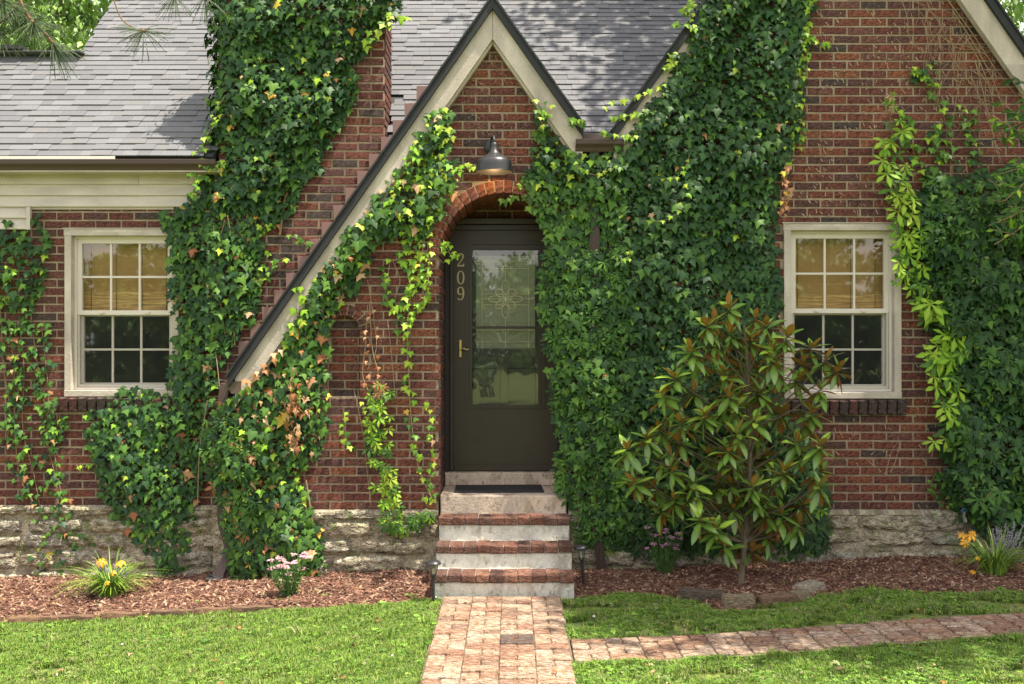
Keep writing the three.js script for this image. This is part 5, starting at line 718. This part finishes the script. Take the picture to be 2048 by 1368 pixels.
const petalGeo = (() => { const g = leaflet(1, 0.26, 0, -0.25, 0.0), p = g.attributes.position; for (let i = 0; i < p.count; i++) { const t = -p.getY(i); p.setZ(i, p.getZ(i) + 0.55 * t - 0.75 * t * t); } g.computeVertexNormals(); return g; })();
const lilyFlower = mergeGeometries([0, 1, 2, 3, 4, 5].map((i) => petalGeo.clone().rotateX(-1.0).rotateY(i * Math.PI / 3)));
const orange = mat([0.85, 0.40, 0.02], 0.55, { vertexColors: true, side: THREE.DoubleSide });
function lily(px, py, n, len, flowers, spikes, label, sd) {
  const b = gp(px, py, 0.02), t = thing('daylily_plant', label, 'flower', V(b.x, bedY(b.x, b.z) - 0.008, b.z)), o = t.position.clone(); arching(n, len, 0.0095, 0.09, sd).forEach((g, i) => mesh('blade', g, lilyGreens[i % 4], t));
  srand(sd + 1); for (const [fx, fy, fs, dz] of flowers) { const p = P(fx, fy, b.z + dz).sub(o); mesh('flower_stalk', tube([V(p.x * 0.3, 0, p.z * 0.3), V(p.x * 0.7, p.y * 0.6, p.z * 0.7), p], 0.003, 10, 5), lilyGreens[1], t); const f = mesh('flower', lilyFlower, orange, t); f.position.copy(p); f.scale.setScalar(fs); f.rotation.set(rr(0.3, 1.1), rr(-0.6, 0.6), rr(-0.4, 0.4)); }
  const gs = [], grey = [], lav = mat([0.34, 0.27, 0.42], 0.8); for (const [sx, sy, ex, ey, dz] of spikes) { const a = P(sx, sy, b.z + dz).sub(o), e = P(ex, ey, b.z + dz).sub(o); grey.push(tube([a, a.clone().lerp(e, 0.5), e], 0.0022, 8, 4)); for (let k = 0; k < 26; k++) { const q = a.clone().lerp(e, 0.45 + 0.6 * rnd()); gs.push(new THREE.OctahedronGeometry(rr(0.003, 0.0065)).translate(q.x + rr(-0.008, 0.008), q.y + rr(-0.004, 0.006), q.z + rr(-0.008, 0.008))); } }
  if (gs.length) { mesh('spike_stems', mergeGeometries(grey), mat([0.30, 0.33, 0.24], 0.8), t).userData.kind = 'stuff'; mesh('spike_florets', mergeGeometries(gs), lav, t).userData.kind = 'stuff'; }
}
srand(7);
lily(222, 1188, 300, [0.14, 0.43], [[202, 1123, 0.055, 0.05], [239, 1123, 0.055, 0.05], [224, 1145, 0.034, 0.14], [213, 1165, 0.028, 0.2]], Array.from({ length: 12 }, (_, i) => [215 + i * 1.5, 1160, 190 + i * 6.2, 1128 - 8 * Math.sin(i) + (i % 3) * 5, -0.06]), 'daylily clump with orange flowers before the stone wall left of the downspout', 301);
lily(1990, 1145, 190, [0.2, 0.48], [[1940, 1070, 0.055, 0.0], [1932, 1085, 0.048, 0.06], [1926, 1068, 0.045, 0.02], [1945, 1066, 0.04, -0.04], [1957, 1115, 0.028, 0.1], [1946, 1142, 0.028, 0.1]], Array.from({ length: 16 }, (_, i) => [1995 + i * 1.6, 1120, 1985 + i * 4.4, 1058 + 9 * Math.sin(i * 1.7) + (i % 2) * 8, -0.10]), 'daylily with orange flowers and lavender spikes by the hose tap', 311);
function dianthus(px, py, h, w, label, sd, pink) {
  srand(sd); const b = gp(px, py, 0.02), t = thing('dianthus_plant', label, 'flower', V(b.x, bedY(b.x, b.z) - 0.005, b.z), 'pink dianthus in the beds'); const lf = [], st = []; const greens = mat([0.10, 0.21, 0.05], 0.6, { side: THREE.DoubleSide }); const heads = [];
  for (let i = 0; i < 52; i++) { const a = rr(0, 6.28), r = Math.sqrt(rnd()) * w, top = V(Math.cos(a) * r, h * rr(0.55, 1), Math.sin(a) * r * 0.8), base = V(top.x * 0.3, 0, top.z * 0.3); st.push(tube([base, base.clone().lerp(top, 0.5), top], 0.0018, 6, 4)); for (let k = 0; k < 12; k++) { const u = rr(0.1, 0.85), q = base.clone().lerp(top, u); lf.push(LEAF.lance[k % 2].clone().applyMatrix4(mtx(q, [rr(0.9, 2.6), rr(0, 6.28), 0, 'YXZ'], rr(0.025, 0.045)))); } if (i < 26) heads.push(top); }
  mesh('stems', mergeGeometries(st), greens, t).userData.kind = 'stuff'; mesh('leaves', mergeGeometries(lf), greens, t).userData.kind = 'stuff';
  heads.forEach((p) => { const fl = []; for (let k = 0; k < 9; k++) { const q = p.clone().add(V(rr(-0.020, 0.020), rr(-0.004, 0.012), rr(-0.018, 0.018))); for (let m = 0; m < 5; m++) fl.push(LEAF.lance[0].clone().scale(0.017, 0.015, 0.015).rotateX(-1.2).rotateY(m * 1.257).translate(q.x, q.y, q.z)); } mesh('flower_head', mergeGeometries(fl), pink, t); });
}
dianthus(576, 1190, 0.31, 0.15, 'pale pink dianthus clump in the left mulch bed', 321, mat([0.78, 0.42, 0.52], 0.7, { side: THREE.DoubleSide }));
dianthus(1328, 1146, 0.38, 0.16, 'mauve pink dianthus clump in the right mulch bed', 331, mat([0.72, 0.34, 0.56], 0.7, { side: THREE.DoubleSide }));

// ================================================================ EDGING STONES, TAP, HOSE
function edgeStone(px, py, w, h, d, turn, m, label, sd, tilt = 0) { srand(sd); const b = gp(px, py, 0.0); const g = bevelBox(w, h, d, 0.012), gg = new THREE.BoxGeometry(w, h, d, 8, 3, 4), p = gg.attributes.position; for (let i = 0; i < p.count; i++) { const x = p.getX(i), y = p.getY(i), z = p.getZ(i), r = Math.pow(Math.abs(2 * x / w), 8) + Math.pow(Math.abs(2 * y / h), 8) + Math.pow(Math.abs(2 * z / d), 8), k = r > 1.5 ? 0.94 : 1; p.setXYZ(i, x * k + 0.012 * noise.noise(y * 14 + sd, z * 9, x * 6), y * k + 0.012 * noise.noise(x * 11 + sd, z * 11, 3), z * k + 0.012 * noise.noise(x * 9, y * 12, sd)); } gg.computeVertexNormals();
  const o = mesh('edging_stone', gg, m, scene); o.position.set(b.x, b.y + h * 0.30, b.z); o.rotation.set(0, turn, tilt, 'YXZ'); tag(o, label, 'stone', 'stones edging the mulch beds'); }
const brownStone = mat([0.19, 0.15, 0.13], 0.95, { map: rockMap, bumpMap: rockBump, bumpScale: 0.01 }), tanStone = mat([0.44, 0.36, 0.26], 0.95, { map: rockMap, bumpMap: rockBump, bumpScale: 0.01 }), redStone = mat([0.34, 0.21, 0.15], 0.95, { map: rockMap, bumpMap: rockBump, bumpScale: 0.01 }), paleStone = mat([0.58, 0.53, 0.45], 0.95, { map: rockMap, bumpMap: rockBump, bumpScale: 0.01 });
edgeStone(1402, 1200, 0.32, 0.085, 0.12, -0.18, brownStone, 'long dark brown edging stone left of the magnolia trunk', 401, -0.06);
edgeStone(1477, 1210, 0.225, 0.085, 0.10, -0.03, tanStone, 'tan squared edging stone in front of the magnolia trunk', 402);
edgeStone(1553, 1206, 0.26, 0.065, 0.12, 0.22, redStone, 'reddish flat edging stone right of the magnolia trunk', 403, 0.03);
edgeStone(1617, 1183, 0.20, 0.07, 0.14, 0.5, paleStone, 'pale tilted edging block at the right end of the stone arc', 404, 0.18);
edgeStone(1600, 1196, 0.15, 0.06, 0.10, 0.35, tanStone, 'small brown edging stone tucked under the pale tilted block', 405, 0.05);
[[70, 1246, 0.34], [150, 1243, 0.26], [245, 1237, 0.26], [345, 1232, 0.30], [425, 1228, 0.24], [505, 1225, 0.28]].forEach(([x, y, w], i) => edgeStone(x, y, w, 0.055, 0.075, 0.06, i % 2 ? redStone : mat([0.40, 0.24, 0.16], 0.95, { map: rockMap, bumpMap: rockBump, bumpScale: 0.01 }), ['flat orange-brown edging brick nearest the left frame edge', 'second edging brick from the left along the lawn', 'edging brick in front of the left daylily', 'edging brick just right of the left daylily along the lawn', 'edging brick in front of the brown downspout', 'rightmost edging brick of the left lawn border'][i], 410 + i));
{
  const p = P(1921, 1030, 0.03); const t = thing('garden_tap', 'garden tap with blue wheel handle on the stone base at right', 'tap', p);
  const zinc = mat([0.30, 0.29, 0.28], 0.4, { metalness: 0.7 }); mesh('tap_body', mergeGeometries([new THREE.CylinderGeometry(0.014, 0.016, 0.08, 14).rotateX(Math.PI / 2).translate(0, 0, 0.02).toNonIndexed(), new THREE.CylinderGeometry(0.012, 0.012, 0.05, 14).translate(0, 0.012, 0.06).toNonIndexed(), new THREE.CylinderGeometry(0.016, 0.018, 0.035, 14).rotateZ(0.15).translate(0.004, -0.025, 0.065).toNonIndexed()]), zinc, t);
  mesh('wheel_handle', mergeGeometries([new THREE.TorusGeometry(0.021, 0.005, 8, 24).rotateX(0.5).translate(0, 0.042, 0.062), ...[0, 1, 2].map((i) => new THREE.CylinderGeometry(0.003, 0.003, 0.042, 6).rotateZ(i * Math.PI / 3).rotateX(0.5).translate(0, 0.042, 0.062))].map((g) => g.toNonIndexed())), mat([0.05, 0.17, 0.38], 0.4), t);
  const h = mesh('garden_hose', tube([p.clone().add(V(0.006, -0.04, 0.066)), p.clone().add(V(0.035, -0.14, 0.075)), p.clone().add(V(0.08, -0.26, 0.10)), p.clone().add(V(0.17, -0.355, 0.16)), V(3.75, bedY(3.75, 0.3) + 0.012, 0.26), V(4.05, bedY(4.05, 0.32) + 0.05, 0.34), V(4.5, bedY(4.5, 0.3) + 0.02, 0.3)], 0.011, 60, 10), mat([0.04, 0.04, 0.045], 0.4)); tag(h, 'dark garden hose hanging from the tap and running off right', 'hose');
}
// shrub leaning in at the right edge, with feathery leaves
{
  srand(501); const c = new Climber('leafy_shrub', 'bright feathery-leaved branches leaning in at the right frame edge', 'shrub', null, V(4.45, 0.1, 0.8));
  for (let i = 0; i < 26; i++) { const y0 = rr(140, 460), x1 = rr(1965, 2040), y1 = y0 + rr(-20, 50), z = 0.45 + rr(-0.1, 0.35); const a = V(4.35, 2.2 + rr(0, 1.4), z), e = P(x1, y1, z); c.stem([a, a.clone().lerp(e, 0.5).add(V(0, 0.08, 0)), e], 0.0035, stemMat); for (let k = 0; k < 26; k++) { const u = 0.2 + 0.8 * k / 26, q = a.clone().lerp(e, u); q.y += 0.16 * u * (1 - u) * 2; c.leaf('lance', rnd() < 0.5 ? 'mid' : rnd() < 0.55 ? 'bright' : 'dark', q, [rr(-0.9, 0.4), rr(-0.6, 0.6), (k % 2 ? 1 : -1) * rr(0.5, 1.2) + -0.5, 'YXZ'], rr(0.07, 0.12), 0.1); } }
  c.stem([V(4.45, 0.1, 0.8), V(4.42, 1.2, 0.7), V(4.35, 2.2, 0.6), V(4.38, 3.6, 0.6)], 0.02, barkMat);
  c.done();
}
{ srand(551); const ms = [], cs = []; for (let i = 0; i < 150; i++) { const x = rr(-3.9, 3.9), z = rr(0.1, 2.9); if (inSteps(x, z)) continue; ms.push(mtx(V(x, bedY(x, z) + (onWalk(x, z) ? 0.038 : inBed(x, z) ? 0.016 : 0.030), z), [-Math.PI / 2 + rr(-0.5, 0.5), rr(-0.4, 0.4), rr(0, 6.28)], rr(0.02, 0.05))); cs.push(lin(...pick(PAL.brown)).multiplyScalar(rr(0.7, 1.1))); }
  tag(instanced('fallen_leaves', LEAF.dry[0], leafStuff, ms, cs), 'scattered dry brown leaves on mulch, walk and lawn', 'leaves'); }
// ================================================================ TREES
const crownLeaf = (() => { const g = new THREE.BufferGeometry(); g.setAttribute('position', new THREE.Float32BufferAttribute([0, 0, 0, -0.3, -0.45, 0.06, 0, -1, -0.1, 0.3, -0.45, 0.06, 0, -0.5, -0.04], 3)); g.setIndex([0, 1, 4, 1, 2, 4, 2, 3, 4, 3, 0, 4]); g.computeVertexNormals(); return g; })();
const crownMat = phys([1, 1, 1], 0.55, { side: THREE.DoubleSide, transmission: 0.0 });
function tree(name, label, { base, crown, rad, clumps, per, clumpR, leaf, cols, sd, trunkR = 0.2, group }) {
  srand(sd); const t = thing(name, label, 'tree', base, group), o = base, cc = crown.clone().sub(o); const fork = V(cc.x * 0.3, cc.y - rad[1] * 0.9, cc.z * 0.3); mesh('trunk', tube([V(0, -0.1, 0), fork.clone().multiplyScalar(0.5), fork, fork.clone().lerp(cc, 0.6)], [trunkR, trunkR * 0.35], 20, 9), barkMat, t);
  const ms = [], cs = []; for (let i = 0; i < clumps; i++) { const a = rr(0, 6.28), u = rr(-1, 1), s = Math.sqrt(1 - u * u), r = Math.pow(rnd(), 0.42) * (0.85 + 0.3 * noise.noise(Math.cos(a) * s * 2 + sd, u * 2, Math.sin(a) * s * 2)); const p = V(cc.x + Math.cos(a) * s * r * rad[0], cc.y + u * r * rad[1], cc.z + Math.sin(a) * s * r * rad[2]); if (i % 7 === 0) mesh('limb', tube([fork.clone().lerp(cc, rr(0, 0.5)), fork.clone().lerp(p, 0.5).add(V(0, 0.3, 0)), p], [trunkR * 0.28, 0.012], 8, 5), barkMat, t); const col = pick(cols), R = clumpR * rr(0.7, 1.3);
    for (let k = 0; k < per; k++) { const b = rr(0, 6.28), v = rr(-1, 1), w = Math.sqrt(1 - v * v), q = Math.pow(rnd(), 0.5) * R; ms.push(mtx(V(p.x + Math.cos(b) * w * q, p.y + v * q * 0.6, p.z + Math.sin(b) * w * q), [rr(-1.2, 0.6), rr(0, 6.28), rr(-0.6, 0.6), 'YXZ'], leaf * rr(0.7, 1.3))); cs.push(lin(...col).multiplyScalar(rr(0.75, 1.25))); } }
  instanced('crown', crownLeaf, crownMat, ms, cs, t);
}
const greenA = [[0.09, 0.20, 0.035], [0.12, 0.25, 0.045], [0.075, 0.165, 0.03]], greenB = [[0.16, 0.28, 0.045], [0.20, 0.33, 0.06], [0.12, 0.23, 0.04]];
tree('shade_tree', 'tall broad tree beyond the right end of the house', { base: V(8.2, 0.1, -2.5), crown: V(5.6, 9.1, -1.1), rad: [4.2, 2.5, 4.4], clumps: 285, per: 95, clumpR: 0.62, leaf: 0.15, cols: greenA, sd: 601, trunkR: 0.3 });
tree('backyard_tree', 'sunlit leafy tree behind the roof at top left', { base: V(-10.5, -0.1, -13), crown: V(-10.2, 8.2, -13), rad: [5, 4.6, 3.5], clumps: 300, per: 90, clumpR: 0.8, leaf: 0.17, cols: greenB, sd: 611, trunkR: 0.25, group: 'trees behind the house' });
tree('backyard_tree', 'leafy tree behind the right rake at top right', { base: V(12.5, 0.1, -12), crown: V(12, 7.5, -12), rad: [4, 4.5, 3.5], clumps: 200, per: 90, clumpR: 0.8, leaf: 0.17, cols: greenB, sd: 621, trunkR: 0.25, group: 'trees behind the house' });
tree('shade_tree', 'smaller tree on the lawn beyond the right end of the side path', { base: V(8.6, 0.1, 3.4), crown: V(6.1, 8.4, 2.35), rad: [2.7, 1.6, 1.35], clumps: 120, per: 95, clumpR: 0.5, leaf: 0.15, cols: greenA, sd: 605, trunkR: 0.22 });
// trees across the lawn that the panes mirror
[[-13, 30, 4.5], [-4, 34, 5], [4, 28, 4.2], [12, 31, 5], [20, 26, 5], [-22, 27, 5]].forEach(([x, z, r], i) => tree('street_tree', ['leafy tree across the lawn, left of centre', 'leafy tree across the lawn opposite the porch', 'leafy tree across the lawn opposite the door', 'leafy tree across the lawn opposite the right window', 'leafy tree at the right end of the lawn', 'leafy tree at the left end of the lawn'][i], { base: V(x, -0.9, z), crown: V(x, 2.9, z), rad: [r * 1.25, 3.7, 3.4], clumps: 200, per: 70, clumpR: 1.0, leaf: 0.30, cols: i % 2 ? greenA : greenB, sd: 631 + i, trunkR: 0.22, group: 'trees across the lawn' }));
// pine twigs hanging in from a tree before the house
{
  srand(701); const Z = 3.9; const t = thing('pine_branch', 'pine twigs with long needle tufts hanging in at top left', 'branch', P(60, -60, Z)), o = t.position.clone(); const twig = mat([0.20, 0.12, 0.06], 0.9), needle = [[0.055, 0.095, 0.035], [0.075, 0.12, 0.042], [0.045, 0.075, 0.03]].map((c) => mat(c, 0.5));
  const tw = (pts, r) => mesh('twig', tube(pts.map(([x, y, d]) => P(x, y, Z + (d || 0)).sub(o)), r, 20, 6), twig, t);
  tw([[215, -60], [228, 0], [245, 40], [268, 56], [287, 62]], 0.0028); tw([[10, -60], [40, 0], [62, 40], [85, 62], [105, 85]], 0.006); tw([[-60, 20], [-20, 10], [10, -5], [40, -40]], 0.006); tw([[300, -40], [330, -8], [350, -6]], 0.003); tw([[-40, 60], [0, 45], [28, 18], [40, 0]], 0.005); tw([[405, -30], [410, -5]], 0.003);
  const tuft = (x, y, n, len, dir, sp, dz = 0) => { const c = P(x, y, Z + dz).sub(o), gs = [[], [], []]; for (let i = 0; i < n; i++) { const a = dir + rr(-sp, sp), b = rr(-0.8, 0.8), l = len * rr(0.6, 1.1); const d = V(Math.sin(a) * Math.cos(b), -Math.cos(a) * Math.cos(b), Math.sin(b)); const e = c.clone().addScaledVector(d, l); e.y -= 0.012; gs[i % 3].push(tube([c, c.clone().lerp(e, 0.5).add(V(0, 0.005, 0)), e], 0.0012, 4, 3)); } gs.forEach((g, i) => mesh('needle_tuft', mergeGeometries(g), needle[i], t).userData.kind = 'stuff'); mesh('bud', new THREE.SphereGeometry(0.008, 8, 6).translate(c.x, c.y, c.z), twig, t); };
  tuft(287, 62, 42, 0.115, 0.05, 1.9); tuft(105, 85, 48, 0.14, 0.5, 1.0); tuft(66, 44, 60, 0.14, 0.6, 1.4, 0.05); tuft(60, 30, 50, 0.13, -0.5, 1.2, -0.05); tuft(5, 0, 60, 0.14, 0.2, 2.0, 0.05); tuft(30, 15, 40, 0.13, 0.3, 1.5); tuft(350, -8, 26, 0.10, 0.0, 1.0); tuft(410, -6, 24, 0.10, 0.2, 1.0); tuft(-5, 62, 30, 0.12, 0.9, 1.2);
}
renderer.render(scene, camera);
